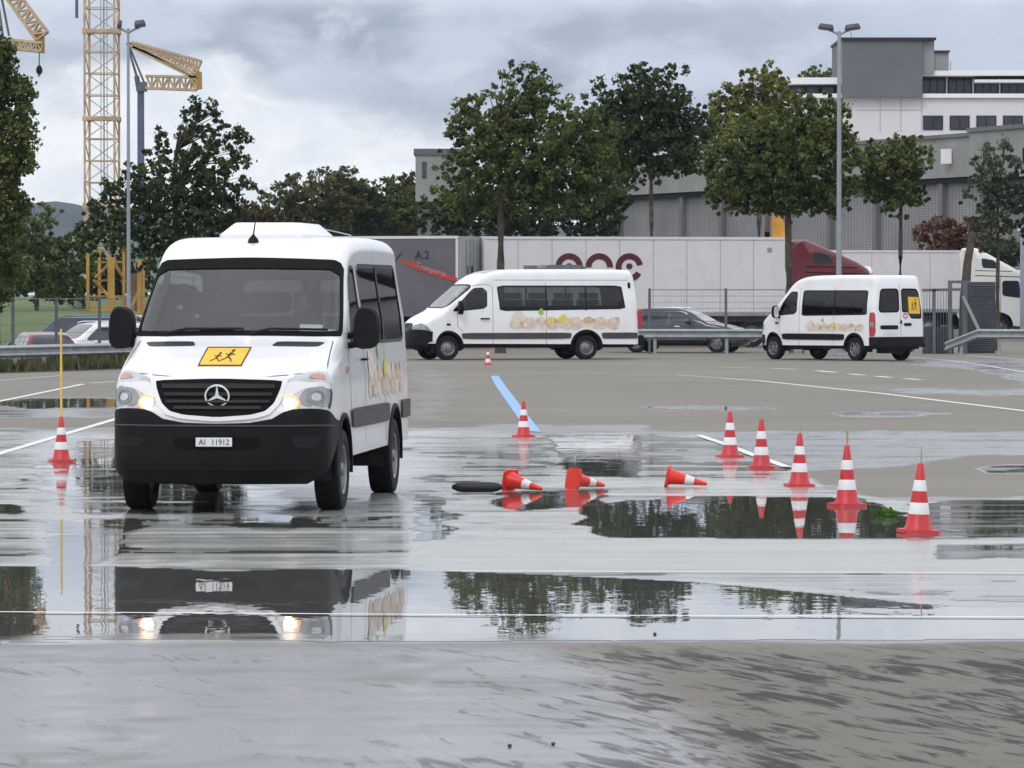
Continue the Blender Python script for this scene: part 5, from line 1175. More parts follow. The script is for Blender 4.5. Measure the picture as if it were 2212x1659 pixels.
# ------------------------------------------------------------------ hills, field
def hills():
    def ridge(name,Y,pts,base,col,seed,sc):
        """terrain rising to a crest seen along pts"""
        random.seed(seed); us=[]; u=-6000
        while u<=8000: us.append(u); u+=40 if -300<u<2400 else 300
        def vc(u):
            if u<=pts[0][0]: return pts[0][1]
            for a,b in zip(pts,pts[1:]):
                if a[0]<=u<=b[0]: return a[1]+(b[1]-a[1])*(u-a[0])/(b[0]-a[0])
            return pts[-1][1]
        V=[]; n=len(us); K=10
        for k in range(K+1):
            f=k/K; Yk=Y*(1-.35*(1-f)) if k<K-1 else Y*(1+.06*(k-K+1.5))
            for u in us:
                h=CZ+(HV-vc(u))/F*Yk+vn(u*.01,seed,1,.3)*Y*.0006*sc
                z=base+(h-base)*math.sin(f*PI/2)**1.2 if k<K else h*.8
                z+=vn(u*.006,k*.7,1,seed)*Y*.0010*sc*f
                V.append(((u-CU)/F*Yk,Yk,z))
        me=bpy.data.meshes.new(name); me.from_pydata(V,[],[(k*n+i,k*n+i+1,(k+1)*n+i+1,(k+1)*n+i) for k in range(K) for i in range(n-1)])
        me.polygons.foreach_set('use_smooth',[True]*len(me.polygons)); me.materials.append(col)
        o=bpy.data.objects.new(name,me); C.objects.link(o); o['kind']='structure'
    forest=mat('far_forest',(.030,.045,.040),.95,0,.35,.02,dirt=.5,dirtcol=(.02,.03,.03)); meadow=mat('far_meadow',(.065,.10,.06),.95,0,.3,.01)
    ridge('hills',2600,[(-400,470),(0,452),(40,436),(110,431),(150,436),(190,445),(260,440),(420,455),(600,470),(900,480),(3000,470)],2,forest,5,1)
    ridge('hillside_meadow',1500,[(-400,520),(60,530),(110,518),(150,500),(185,496),(260,505),(420,512),(900,520),(3000,520)],2,meadow,9,.4)
    grass=mat('field_grass',(.085,.13,.035),.9,0,.35,.15,stretch=(1,1,1),dirt=.3,dirtcol=(.12,.14,.05))
    mb=MB(); V=[]; us=[-4500,-2500,-1200,-500,-200,0,100,200,300,450,600,800]; Ys=[186,196,210,240,300,400]; zs=[-.8,.3,.95,1.25,1.5,1.62]
    for Y,z in zip(Ys,zs):
        for u in us: V.append(((u-CU)/F*Y,Y,z+.10*vn(u*.01,Y*.05,1,4)))
    n=len(us); mb.add(V,[(k*n+i,k*n+i+1,(k+1)*n+i+1,(k+1)*n+i) for k in range(5) for i in range(n-1)])
    tag(mb.build('grass_field',grass,smooth=60,recalc=False),kind='structure')
    # verge under the left guardrail
    verge=mat('verge_grass',(.085,.095,.04),.95,0,.45,2.5,dirt=.4,dirtcol=(.14,.12,.07))
    mb=MB(); rnd_=random.Random(4)
    g0=lambda u,Y:Vector(((u-CU)/F*Y,Y,0)); L0,L1=g0(-130,112.3),g0(330,122.7)
    vs=[]
    for i in range(41):
        p=g0(-900,98).lerp(g0(330,122.0),i/40)
        for q in (0,3.5): vs.append((p.x-(.02*q),p.y+q-.5+.3*vn(p.x,q,1,3),zg(p.y+q,p.x)+.012))
    g_=MB(); g_.add(vs,[(2*i,2*i+1,2*i+3,2*i+2) for i in range(40)]); tag(g_.build('verge',mat('verge_soil',(.075,.075,.04),.95,0,.4,1.2),recalc=False),kind='structure')
    for i in range(13000):
        k=rnd_.random(); p=L0.lerp(L1,k)+Vector((rnd_.uniform(-.2,.2),rnd_.random()**.8*2.2,0)); z=zg(p.y,p.x); h=rnd_.uniform(.18,.46)*(.85+.4*vn(p.x,p.y,.4,1)); w=rnd_.uniform(.03,.07); a=rnd_.uniform(0,PI); l=rnd_.uniform(-.12,.12)
        c,s_=math.cos(a)*w,math.sin(a)*w; mb.add([(p.x-c,p.y-s_,z),(p.x+c,p.y+s_,z),(p.x+l,p.y,z+h)],[(0,1,2)])
    o=mb.build('verge_grass',verge,recalc=False); tag(o,kind='stuff',label='rough grass along the foot of the left guardrail',cat='grass')
hills()
# ------------------------------------------------------------------ trees
LM={'dark':leafmat('leaf_dark',(.022,.036,.014),(.048,.075,.025),(.10,.135,.045)),
 'green':leafmat('leaf_green',(.045,.066,.017),(.105,.135,.034),(.19,.215,.062)),
 'olive':leafmat('leaf_olive',(.045,.052,.02),(.10,.11,.037),(.17,.175,.065)),
 'light':leafmat('leaf_light',(.07,.085,.015),(.17,.18,.03),(.27,.26,.06)),
 'bluegreen':leafmat('leaf_bluegreen',(.04,.055,.035),(.09,.115,.07),(.18,.21,.13)),
 'rust':leafmat('leaf_rust',(.08,.04,.025),(.18,.09,.055),(.28,.17,.11)),
 'autumn':leafmat('leaf_autumn',(.04,.035,.012),(.085,.065,.020),(.14,.10,.03))}
def tree(name,label,Y,lobes,leaf='green',trunk=None,n=5200,size=.17,cat='tree',group=None,clump=.42,depth=1.0,holes=0,seed=1,zb=None,tips=30):
    """lobes: (u, v, ru, rv) outlines of the crown's masses; trunk: (u, width)"""
    rg=random.Random(seed); k=Y/F
    tu=trunk[0] if trunk else lobes[0][0]; X0=(tu-CU)*k; g=zg(Y,X0) if zb is None else zb
    t=thing(name,label,cat,(X0,Y,g),0,group)
    Ls=[]
    for u,v,ru,rv in lobes:
        c=Vector(((u-tu)*k,0,CZ-(v-HV)*k-g)); rx,rz=ru*k,rv*k; ry=min(rx,rz*1.4)*depth; c.y=rg.uniform(-.15,.15)*ry
        Ls.append((c,rx,ry,rz,rx*ry*rz))
    tot=sum(l[4]**.75 for l in Ls); mb=MB(); sk=MB(); ends=[]
    top=max(l[0].z for l in Ls)
    for c,rx,ry,rz,vol in Ls:
        m=int(n*2.6*vol**.75/tot); nc=max(4,int(m/26))
        for _ in range(nc):
            while True:
                d=Vector((rg.gauss(0,1),rg.gauss(0,1),rg.gauss(0,1))).normalized(); q=rg.random()**.36
                if rg.random()<.86: break
                q=1.06; break
            wob=1.06+.20*noise.noise(Vector((d.x*2.1+c.x,d.y*2.1,d.z*2.1+c.z+seed)))
            if rg.random()<.07: q*=1.14
            p=c+Vector((d.x*rx,d.y*ry,d.z*rz))*q*wob
            if q>.8 and len(ends)<tips: ends.append(p)
            cs=clump*rg.uniform(.55,0)
            for _ in range(26):
                o=Vector((rg.gauss(0,.5),rg.gauss(0,.5),rg.gauss(0,.42)))*cs; s_=size*.98*rg.uniform(.6,1.35)
                nrm=Vector((rg.gauss(0,1),rg.gauss(0,1)-.3,rg.gauss(0,1)+.5)).normalized(); ax=nrm.orthogonal().normalized(); ax.rotate(Matrix.Rotation(rg.uniform(0,6.3),3,nrm)); bx=nrm.cross(ax)
                a=ax*s_*.5; b=bx*s_*.32; pp=p+o; i=len(mb.v)
                mb.v+=[tuple(pp-a),tuple(pp-b+a*.1),tuple(pp+a),tuple(pp+b+a*.1)]; mb.f.append((i,i+1,i+2,i+3))
    mb.build('crown',LM[leaf],t,recalc=False)
    if trunk:
        r=trunk[1]*k/2; zc=min(l[0].z for l in Ls); zt=max(zc,.85*top); pts=[]
        lean=trunk[2]*k if len(trunk)>2 else 0
        for i in range(8):
            f=i/7; pts.append(Vector((lean*f+.10*r*math.sin(f*9+seed),.1*r*math.cos(f*7),-.05+f*zt)))
        sk.tube(pts,[r*(1.25 if i==0 else 1.02-.07*i) for i in range(8)],10)
        for e in ends[:tips]:
            b=min(pts[3:],key=lambda p:abs(p.z-(e.z-.9)))
            m_=b.lerp(e,.5)+Vector((0,0,.12*(e-b).length)); sk.tube([b,m_,e],[r*.22,r*.13,r*.04],5)
        sk.build('trunk','bark',t,smooth=60)
    return t
def trees():
    G='roadside trees behind the car park'
    tree('tree','large round dark green tree with the thickest trunk, rising over the long minibus',152,[(1125,210,70,75),(1050,290,80,80),(1180,300,120,95),(1265,300,72,80),(1110,360,150,80),(1225,390,115,75),(1010,270,45,50),(1000,400,60,60),(1140,415,140,45)],'green',(1081,21),14500,.16,group=G,seed=3,clump=.36)
    tree('tree','dark tree with slender brown trunk between the two biggest trees',183,[(1410,200,70,60),(1375,260,75,70),(1450,280,80,80),(1500,300,45,80),(1345,330,60,70),(1405,330,90,60),(1295,230,24,60),(1330,240,30,50)],'dark',(1407,14),11500,.18,group=G,seed=4)
    tree('tree','broad dark green tree beside the right lamp post, trunk before the white lorry end',153,[(1640,340,120,80),(1740,345,110,95),(1590,400,75,60),(1690,285,85,50),(1765,245,62,48),(1690,400,125,60),(1800,310,50,75),(1650,430,90,35),(1780,420,60,45)],'green',(1703,20),15500,.16,group=G,seed=5,clump=.36)
    tree('tree','yellow-green tree top showing behind the broad dark tree',205,[(1650,205,58,66),(1590,235,52,56),(1685,240,40,60),(1555,290,38,70),(1640,290,90,60)],'light',(1640,14),6500,.20,group='trees behind the first row',seed=6)
    tree('tree','small yellow-green tree top above the left end of the office roof',330,[(1765,168,42,22),(1800,172,30,22),(1740,180,30,20)],'light',(1770,12),1800,.20,group='trees behind the first row',seed=16)
    tree('tree','small round-crowned tree on a thin trunk right of the lamp post',156,[(1925,360,60,55),(1960,350,50,50),(1900,400,40,45),(1950,420,50,45),(1935,330,35,35),(1880,350,25,40)],'green',(1945,13),5200,.15,group=G,seed=7,clump=.30)
    tree('tree','sparse grey-green young tree at the right edge',158,[(2150,370,45,70),(2175,440,50,60),(2120,420,40,60),(2200,400,40,70),(2140,500,45,40),(2205,480,30,50)],'bluegreen',(2155,12),3600,.14,group=G,seed=8,clump=.34)
    tree('shrub','rust-brown shrub above the trailer at right',211,[(2030,510,50,36),(2080,510,50,38),(2000,500,26,22),(2110,530,40,30)],'rust',(2050,9),3000,.17,'shrub',seed=9)
    tree('shrub','low grey-green shrub right of the rust-brown one',209,[(2170,545,50,30),(2125,560,40,24),(2215,550,40,30)],'bluegreen',(2170,9),1600,.17,'shrub',seed=10)
    tree('shrub','dark hedge-like shrub under the largest tree, above the lorry roofs',190,[(960,470,60,50),(1040,450,80,60),(1130,460,90,60),(1230,470,70,55),(1290,440,50,70),(1320,480,30,40),(1340,420,25,35)],'dark',(1150,14),9000,.18,'shrub',seed=11)
    # left
    tree('tree','dark loose-crowned tree with open twigs before the cranes',150,[(440,290,55,60),(470,380,70,75),(370,400,100,80),(290,450,80,80),(240,485,62,52),(400,480,110,80),(370,545,75,45),(510,300,32,38),(345,310,26,26),(425,235,26,22),(190,515,34,34),(480,480,50,60)],'dark',(380,20),11000,.15,seed=12,clump=.34,tips=60,group='trees on the left')
    tree('tree','tall columnar tree cut by the left edge',132,[(-20,180,50,110),(10,280,55,110),(-10,400,55,120),(20,470,40,90),(-20,560,50,100),(40,230,34,60),(48,330,30,50),(10,130,24,50),(30,560,30,60)],'green',(-8,18),11000,.14,seed=13,group='trees on the left')
    tree('tree','mid green bushy tree below the blue hills',225,[(80,490,55,60),(150,560,60,60),(175,520,35,30),(60,560,70,70),(110,580,60,60),(140,600,50,45),(30,600,60,50)],'green',(80,14),6000,.20,seed=14,group='trees on the left')
    tree('shrub','very dark shrubs at the edge of the green field',232,[(150,610,60,40),(210,600,60,50),(260,590,50,60),(90,625,60,25),(20,620,60,30),(300,600,50,50)],'dark',(180,12),5500,.20,'shrub',seed=15)
    W_=[(540,475,50,30,'autumn','low rust-tinged tree next to the dark loose tree'),(620,440,60,60,'olive','tall olive tree of the far wood, left of its middle'),(690,430,70,60,'olive','olive tree at the middle of the far wood'),(745,410,45,40,'olive','olive treetop standing highest in the far wood'),(790,440,50,45,'dark','dark tree in the far wood, right of the olive ones'),(850,440,60,50,'green','green tree in the far wood near the grey block'),(890,420,45,50,'autumn','orange-tinged tree at the right end of the far wood'),(570,490,60,30,'dark','low dark tree at the left end of the far wood'),(740,490,110,30,'dark','long dark thicket at the foot of the far wood'),(860,490,80,30,'autumn','brownish thicket beside the grey block')]
    for i,(u,v,a,b,c,l) in enumerate(W_):
        tree('tree',l,262+i*2.3,[(u,v,a,b),(u-a*.4,v+b*.4,a*.7,b*.7),(u+a*.45,v+b*.35,a*.6,b*.7),(u,v+b*.9,a,b*.6)],c,(u,10),2600,.24,group='trees of the far wood',seed=30+i,clump=.55)
    # beyond the frame, mirrored in the windows of the front minibus
    for i,(x,y,h) in enumerate(((24,118,10),(34,112,11),(46,108,9.5))):
        X=x; k=y/F; u=CU+X/k; tree('tree',('roadside tree beyond the right edge, nearest to it','roadside tree beyond the right edge, second from it','roadside tree beyond the right edge, farthest from it')[i],y,[(u,HV-(h*.72)/k,2.6/k,2.6/k),(u-1.2/k,HV-(h*.5)/k,2.2/k,2/k),(u+1.4/k,HV-(h*.52)/k,2.2/k,2/k)],'dark',(u,.34/k),2600,.22,group='roadside trees beyond the frame',seed=50+i)
trees()
# ------------------------------------------------------------------ buildings
def wallbox(mb,P0,P1,z0,z1,th):
    """upright slab from P0 to P1 (x, y), th deep away from the camera"""
    d=Vector((P1[0]-P0[0],P1[1]-P0[1],0)).normalized(); n=Vector((-d.y,d.x,0))
    if n.y<0: n=-n
    a=Vector((P0[0],P0[1],0)); b=Vector((P1[0],P1[1],0))
    vs=[a,b,b+n*th,a+n*th]; mb.add([(p.x,p.y,z0) for p in vs]+[(p.x,p.y,z1) for p in vs],[(0,1,2,3),(4,5,6,7),(0,1,5,4),(1,2,6,5),(2,3,7,6),(3,0,4,7)])
    return mb
def ribmat():
    m,nt,b=newmat('ribbed_panel'); N=nt.nodes; L=nt.links
    tc=N.new('ShaderNodeTexCoord'); sp=N.new('ShaderNodeSeparateXYZ'); L.new(tc.outputs['Object'],sp.inputs[0])
    def sn(o,f):
        a=N.new('ShaderNodeMath'); a.operation='MULTIPLY'; L.new(o,a.inputs[0]); a.inputs[1].default_value=f
        s=N.new('ShaderNodeMath'); s.operation='SINE'; L.new(a.outputs[0],s.inputs[0]); return s.outputs[0]
    x=sn(sp.outputs[0],2*PI/.13); z=sn(sp.outputs[2],2*PI/.13)
    mn=N.new('ShaderNodeMath'); mn.operation='MINIMUM'; L.new(x,mn.inputs[0]); L.new(z,mn.inputs[1])
    r=N.new('ShaderNodeValToRGB'); L.new(mn.outputs[0],r.inputs[0]); r.color_ramp.elements[0].position=0; r.color_ramp.elements[0].color=(.20,.205,.215,1); r.color_ramp.elements[1].position=.35; r.color_ramp.elements[1].color=(.33,.325,.32,1)
    t=N.new('ShaderNodeTexNoise'); L.new(tc.outputs['Object'],t.inputs[0]); t.inputs['Scale'].default_value=.35; t.inputs['Detail'].default_value=5
    mr=N.new('ShaderNodeMapRange'); L.new(t.outputs[0],mr.inputs[0]); mr.inputs[1].default_value=.3; mr.inputs[2].default_value=.7; mr.inputs[3].default_value=.80; mr.inputs[4].default_value=1.1
    mx=N.new('ShaderNodeMix'); mx.data_type='RGBA'; mx.blend_type='MULTIPLY'; mx.inputs[0].default_value=1; L.new(r.outputs[0],mx.inputs[6]); L.new(mr.outputs[0],mx.inputs[7])
    L.new(mx.outputs[2],b.inputs['Base Color']); b.inputs['Roughness'].default_value=.7
    bp=N.new('ShaderNodeBump'); L.new(x,bp.inputs['Height']); bp.inputs['Distance'].default_value=.02; bp.inputs['Strength'].default_value=.6; L.new(bp.outputs[0],b.inputs['Normal'])
    return m
def hall():
    A=Vector(at(1290,0,268)); Bp=Vector(at(2150,0,218)); A.z=Bp.z=0
    t=thing('factory_hall','long grey concrete hall with ribbed grey panels behind the lorries','hall',(A.x,A.y,0))
    H=CZ+(HV-290)/F*218; d=(Bp-A).normalized(); E=Bp+d*34; o=A.copy(); o.z=0
    mb=MB(); wallbox(mb,A,E,-.1,H-2.0,28); mb.build('wall',ribmat(),t,org=o)
    n=Vector((d.y,-d.x,0)) if d.y*0-d.x<0 else Vector((-d.y,d.x,0))
    if n.y>0: n=-n
    mb=MB(); wallbox(mb,A+n*.5,E+n*.5,H-1.95,H-.05,28.6); mb.build('fascia','concrete',t,org=o)
    mb=MB(); wallbox(mb,A+n*.62,E+n*.62,H-.05,H+.12,28.8); mb.build('roof_edge','concd',t,org=o)
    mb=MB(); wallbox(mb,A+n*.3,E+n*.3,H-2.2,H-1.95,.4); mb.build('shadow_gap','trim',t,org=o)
    L_=(E-A).length; x=1.5; i=0
    for u in (1345,1480,1566,1705,1800,1897,2040,2132,2230,2330,2430):
        # where the column line of sight meets the wall
        best=min((abs(((A+d*s/4).x)/((A+d*s/4).y)-(u-CU)/F),s/4) for s in range(int(L_*4)))[1]
        p=A+d*best; mb=MB(); wallbox(mb,p+n*.28-d*.22,p+n*.28+d*.22,-.1,H-2.2,.3); mb.build('pillar','concd',t,org=o)
    mb=MB(); p=A+d*((E-A).length*.565)+n*.75; mb.box((p.x-.25,p.y-.1,H-1.3),(p.x+.25,p.y+.1,H-.6)); mb.build('wall_lamp','oroof',t,org=o)
    # projecting fascia of the right-hand bay
    q=A+d*((Bp-A).length*.985); mb=MB(); wallbox(mb,q+n*1.0,q+n*1.0+d*22,H-2.1,H+.10,1.2); f2=mb.build('bay_fascia','concrete',t,org=o)
    mb=MB(); wallbox(mb,q+n*1.1-d*.1,q+n*1.1+d*22.1,H+.10,H+.30,1.5); mb.build('roof_edge','concd',t,org=o)
    for k in range(4):
        mb=MB(); p=q+n*1.04+d*(1.6+k*2.1); wallbox(mb,p,p+d*.10,H-1.5,H-.8,.05); mb.build('vent_slot','trim',t,org=o)
    # small concrete tower left of the big tree
    Y=250; o3=at(905,0,Y); o3.z=0; t3=thing('concrete_block','small concrete block with dark roof edge left of the largest tree','building',o3)
    a=at(902,326,Y); b=at(1010,326,Y); mb=MB(); mb.box((a.x,Y,-.1),(b.x,Y+8,at(0,440,Y).z)); mb.build('lower_wall','concd',t3,org=o3)
    mb=MB(); mb.box((a.x-.1,Y-.4,at(0,436,Y).z),(b.x+.1,Y+8.4,at(0,335,Y).z)); w=mb.build('upper_wall','concrete',t3,org=o3)
    mb=MB(); mb.box((a.x-.2,Y-.5,at(0,335,Y).z),(b.x+.2,Y+8.5,a.z+.1)); mb.build('roof_edge','galvd',t3,org=o3)
    for u in (912,): mb=MB(); c=at(u,350,Y); mb.box((c.x,Y-.43,c.z-.9),(c.x+.25,Y-.38,c.z)); mb.build('window','pane',t3,org=o3)
    mb=MB(); mb.box((a.x+.1,Y-.2,at(0,446,Y).z),(a.x+.9,Y-.05,at(0,432,Y).z)); mb.build('wall_bracket','trim',t3,org=o3)
hall()
def office():
    Y=300; k=Y/F; o=at(2000,0,Y); o.z=0
    t=thing('office_building','white office building with dark window bands and grey rooftop block','office building',o)
    X=lambda u:(u-CU)*k; Z=lambda v:CZ+(HV-v)*k
    def bx(name,m,u0,u1,v0,v1,y0,y1,par=None,bevel=0):
        mb=MB(); mb.box((X(u0),Y+y0,Z(v1)),(X(u1),Y+y1,Z(v0))); return mb.build(name,m,par or t,org=o if par is None or par is t else o,bevel=bevel)
    def child(p,name,m,u0,u1,v0,v1,y0,y1):
        mb=MB(); mb.box((X(u0),Y+y0,Z(v1)),(X(u1),Y+y1,Z(v0))); return mb.build(name,m,p,org=o)
    w=bx('wall','owhite',1690,2900,212,330,0,16)
    bx('parapet','oroof',1690,2900,203,212,-.25,16.2)
    up=bx('top_floor_wall','ogrey',1700,2900,166,203,2.2,15)
    bx('roof_edge','oroof',1986,2900,152,164,-.1,16); bx('roof_edge','oroof',1694,1822,168,182,-.1,16)
    bx('blind_rail','oroof',2105,2900,172,178,.1,2)
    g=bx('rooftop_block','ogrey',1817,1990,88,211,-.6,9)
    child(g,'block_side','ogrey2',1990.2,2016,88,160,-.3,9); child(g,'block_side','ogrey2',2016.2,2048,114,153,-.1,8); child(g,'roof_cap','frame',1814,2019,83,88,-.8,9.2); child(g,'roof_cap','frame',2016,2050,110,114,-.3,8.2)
    # lower windows, each with frame
    u=1993
    while u<2880:
        f=bx('window','frame',u,u+43,250,281,-.06,.06); 
        for a,b in ((3,20),(23,40)): child(f,'pane','pane',u+a,u+b,252.5,279,-.09,-.05)
        u+=57.5
    u=1996
    while u<2880:
        f=bx('window','frame',u,u+51,169,206 if u>2100 else 205,1.95,2.19)
        for j in range(3): child(f,'pane','pane',u+2+j*16.5,u+16+j*16.5,172,203,1.90,1.96)
        bx('post','owhite',u+52,u+55,166,203,1.7,2.0); u+=57.5
    for u in (1712,1745,1778): f=bx('window','frame',u,u+28,184,203,1.95,2.19); child(f,'pane','pane',u+2,u+26,186,201,1.9,1.96)
    for v in (238,): bx('facade_joint','ogrey2',1850,1992,v,v+.8,-.02,.01)
    for u in (1900,1945,1990): bx('facade_joint','ogrey2',u,u+.8,213,285,-.021,.012)
    for u in (1845,2062): 
        mb=MB(); z=Z(152 if u>2000 else 86); mb.tube([(X(u),Y+3,z-.2),(X(u),Y+3,z+.7)],.03,5); mb.build('aerial','galv',t,org=o)
    # pale blue-grey block at the right edge
    b=at(2230,0,196); b.z=0; s=thing('utility_building','pale blue-grey building cut by the right edge above the cream cab','building',b)
    mb=MB(); k2=196/F; x0=(2192-CU)*k2; z1=CZ+(HV-500)*k2; mb.box((x0,186,-.1),(x0+9,194,z1)); mb.build('wall',mat('pale_blue_wall',(.28,.31,.38),.6,0,.06,.5),s,org=b); mb=MB(); mb.box((x0-.1,185.9,z1),(x0+9.1,194.1,z1+.2)); mb.build('roof_edge','owhite',s,org=b)
office()
# orange post and timber beam behind the lorry
def orange():
    Y=187; k=Y/F; o=at(1680,0,Y); o.z=0
    mb=MB(); X=lambda u:(u-CU)*k; Z=lambda v:CZ+(HV-v)*k
    mb.prism([(1668,525),(1669,468),(1680,460),(1694,480),(1696,525),(1690,560),(1668,560)],lambda p:(X(p[0]),Y,Z(p[1])),lambda p:(X(p[0]),Y+.5,Z(p[1])))
    mb.box((X(1674),Y+.1,-.05),(X(1690),Y+.4,Z(555)))
    tag(mb.build('folded_parasol',mat('orange_cloth',(.62,.30,.05),.8,0,.3,2),org=o,smooth=30),'folded orange parasol standing behind the white lorry','parasol')
    o=at(1664,0,Y+2); o.z=0; mb=MB(); mb.tube([(X(1664),Y+2,-.05),(X(1663),Y+2,Z(500)),(X(1665),Y+2,Z(440))],[.12,.11,.08],8)
    tag(mb.build('timber_post','brown',org=o,smooth=50),'dark brown timber post left of the orange parasol','post')
orange()
# ------------------------------------------------------------------ cranes
def cranes():
    # tower crane mast
    Y=300; k=Y/F; X=lambda u:(u-CU)*k; Z=lambda v:CZ+(HV-v)*k
    o=Vector((X(220),Y,2.0)); t=thing('tower_crane','tall yellow lattice mast of a tower crane running out of the top of the frame','crane',o)
    w=2.1; x0,x1=X(187),X(251); y0,y1=Y-w/2,Y+w/2; zt=34; a=.06
    sec=1.41*1.0; nsec=int((zt-2)/sec)
    cor=[(x0,y0),(x1,y0),(x1+.12,y1),(x0+.12,y1)]
    for i in range(0,nsec,4):        # one mesh per mast section
        mb=MB(); z0=2+i*sec; z1=min(zt,z0+4*sec)
        for cx,cy in cor: mb.bar((cx,cy,z0),(cx,cy,z1),.14)
        for j in range(4):
            za=z0+j*sec; zb=za+sec
            if zb>zt+.1: break
            for q in range(4):
                A,B_=cor[q],cor[(q+1)%4]
                mb.bar((A[0],A[1],za+.05),(B_[0],B_[1],za+.05),.07)
                if (j+q)%2: mb.bar((A[0],A[1],za),(B_[0],B_[1],zb),.06)
                else: mb.bar((B_[0],B_[1],za),(A[0],A[1],zb),.06)
        for cx,cy in cor: mb.box((cx-.14,cy-.14,z1-.22),(cx+.14,cy+.14,z1+.12))
        for q in range(4): A,B_=cor[q],cor[(q+1)%4]; mb.bar((A[0],A[1],z1-.05),(B_[0],B_[1],z1-.05),.20)
        mb.build('mast_section','cpale',t,org=o)
    mb=MB(); mb.tube([((x0+x1)/2+.2,Y,2),((x0+x1)/2+.2,Y,zt)],.05,5)
    for s_ in (-.2,.2): mb.bar(((x0+x1)/2+.2+s_,Y,2),((x0+x1)/2+.2+s_,Y,zt),.05)
    mb.build('ladder','galv',t,org=o)
    mb=MB(); mb.tube([(X(167),Y,Z(40)),(X(167),Y,34)],.10,6); mb.build('hoist_rope','cblue',t,org=o)
    # yellow mast base frame in the building site, nearer
    Y=205; k=Y/F; X=lambda u:(u-CU)*k; Z=lambda v:CZ+(HV-v)*k; o=Vector((X(225),Y,1.2))
    mb=MB(); U=(190,209,236,262); yb=Y+1.4
    for u in U: mb.bar((X(u),Y if u in (190,236) else yb,1.2),(X(u),Y if u in (190,236) else yb,Z(533 if u!=236 else 548)),.13)
    P=lambda u,v,y=Y:(X(u),y,Z(v))
    for a_,b_ in (((206,600),(243,560)),((203,605),(243,655)),((206,566),(262,566)),((204,608),(240,604)),((248,575),(262,600)),((190,640),(262,640)),((243,560),(262,600)),((236,640),(203,610))): mb.bar(P(*a_),P(*b_,yb-.4),.09)
    mb.bar(P(243,556),P(243,665),.19); mb.box((X(195),Y-.3,Z(672)),(X(285),yb,Z(660)))
    tag(mb.build('crane_base','corange',org=o),'weathered yellow steel frame of a crane base behind the left lamp post','crane base')
    mb=MB(); o=Vector((X(300),Y,1.2)); mb.bar(P(302,560),P(301,690),.19); mb.bar(P(310,565),P(310,690),.12); mb.bar(P(302,570),P(310,640),.1); mb.bar(P(270,690),P(300,630),.14)
    tag(mb.build('steel_column','corange',org=o),'pair of yellow steel columns close to the minibus windscreen edge','column')
    mb=MB(); o=Vector((X(255),Y+4,1.2)); mb.box((X(150),Y+4,1.2),(X(330),Y+6,Z(672))); mb.box((X(262),Y+3,1.2),(X(292),Y+4,Z(590)))
    tag(mb.build('site_hoarding','brown',org=o),'brown timber and containers of the building site by the crane base','hoarding')
    # folded self-erecting crane
    def lattice(mb,A,B,h0,h1,n,wd=.10,yd=.8):
        A=Vector(A); B=Vector(B); d=(B-A); up=Vector((-d.z,0,d.x)).normalized()
        if up.z<0: up=-up
        for yy in (-yd/2,yd/2):
            o_=Vector((0,yy,0)); mb.bar(A+o_,B+o_,wd*1.5); mb.bar(A+up*h0+o_,B+up*h1+o_,wd*1.5)
            for i in range(n):
                f=i/n; g=(i+1)/n; p=A.lerp(B,f)+o_; q=A.lerp(B,g)+up*(h0+(h1-h0)*g)+o_; r_=A.lerp(B,g)+o_; s_=A.lerp(B,f)+up*(h0+(h1-h0)*f)+o_
                mb.bar(p,q,wd*.8) if i%2 else mb.bar(s_,r_,wd*.8); mb.bar(r_,q,wd*.7)
        for i in range(n+1):
            f=i/n; p=A.lerp(B,f); mb.bar(p+Vector((0,-yd/2,0)),p+Vector((0,yd/2,0)),wd*.7); q=p+up*(h0+(h1-h0)*f); mb.bar(q+Vector((0,-yd/2,0)),q+Vector((0,yd/2,0)),wd*.7)
    Y=290; k=Y/F; X=lambda u:(u-CU)*k; Z=lambda v:CZ+(HV-v)*k; P=lambda u,v,y=0:Vector((X(u),Y+y,Z(v))); o=P(305,0); o.z=2.5
    t=thing('folding_crane','self-erecting crane with blue-grey mast, its pale yellow jib folded to the right','crane',o)
    mb=MB(); mb.bar((X(305),Y,2),(X(305),Y,Z(190)),.44,w2=.40); mb.build('mast','cblue',t,org=o)
    mb=MB(); mb.box((X(296),Y-.4,Z(198)),(X(318),Y+.4,Z(178))); mb.bar(P(300,190),P(296,165),.3); mb.build('slewing_head','galvd',t,org=o)
    mb=MB(); lattice(mb,P(283,100),P(425,160),.25,.85,18); lattice(mb,P(287,104),P(425,172),.12,.10,16); mb.build('upper_jib','cpale',t,org=o)
    mb=MB(); lattice(mb,P(316,191),P(425,195),.75,.80,9); mb.build('lower_jib','cpale',t,org=o)
    mb=MB(); mb.bar(P(275,94),P(302,182),.12); mb.bar(P(279,98),P(312,178),.12); mb.bar(P(277,96,-.5),P(300,178,-.4),.12); mb.bar(P(275,94),P(290,100),.25); mb.build('strut','galvd',t,org=o)
    mb=MB(); mb.prism([(412,163),(420,152),(436,156),(437,192),(424,195),(416,188)],lambda p:P(*p,-.4),lambda p:P(*p,.4)); mb.build('jib_hinge','corange',t,org=o)
    # crane at the left edge
    Y=250; k=Y/F; X=lambda u:(u-CU)*k; Z=lambda v:CZ+(HV-v)*k; P=lambda u,v,y=0:Vector((X(u),Y+y,Z(v))); o=P(20,0); o.z=2
    t=thing('folding_crane','pale yellow crane folded at the left edge, hook hanging from its jib','crane',o)
    mb=MB(); mb.bar((X(22),Y,1.5),(X(22),Y,Z(350)),.26); mb.bar((X(8),Y+.3,1.5),(X(8),Y+.3,Z(100)),.20); mb.box((X(15),Y-.3,Z(580)),(X(28),Y+.3,Z(555))); mb.build('mast','cyel',t,org=o)
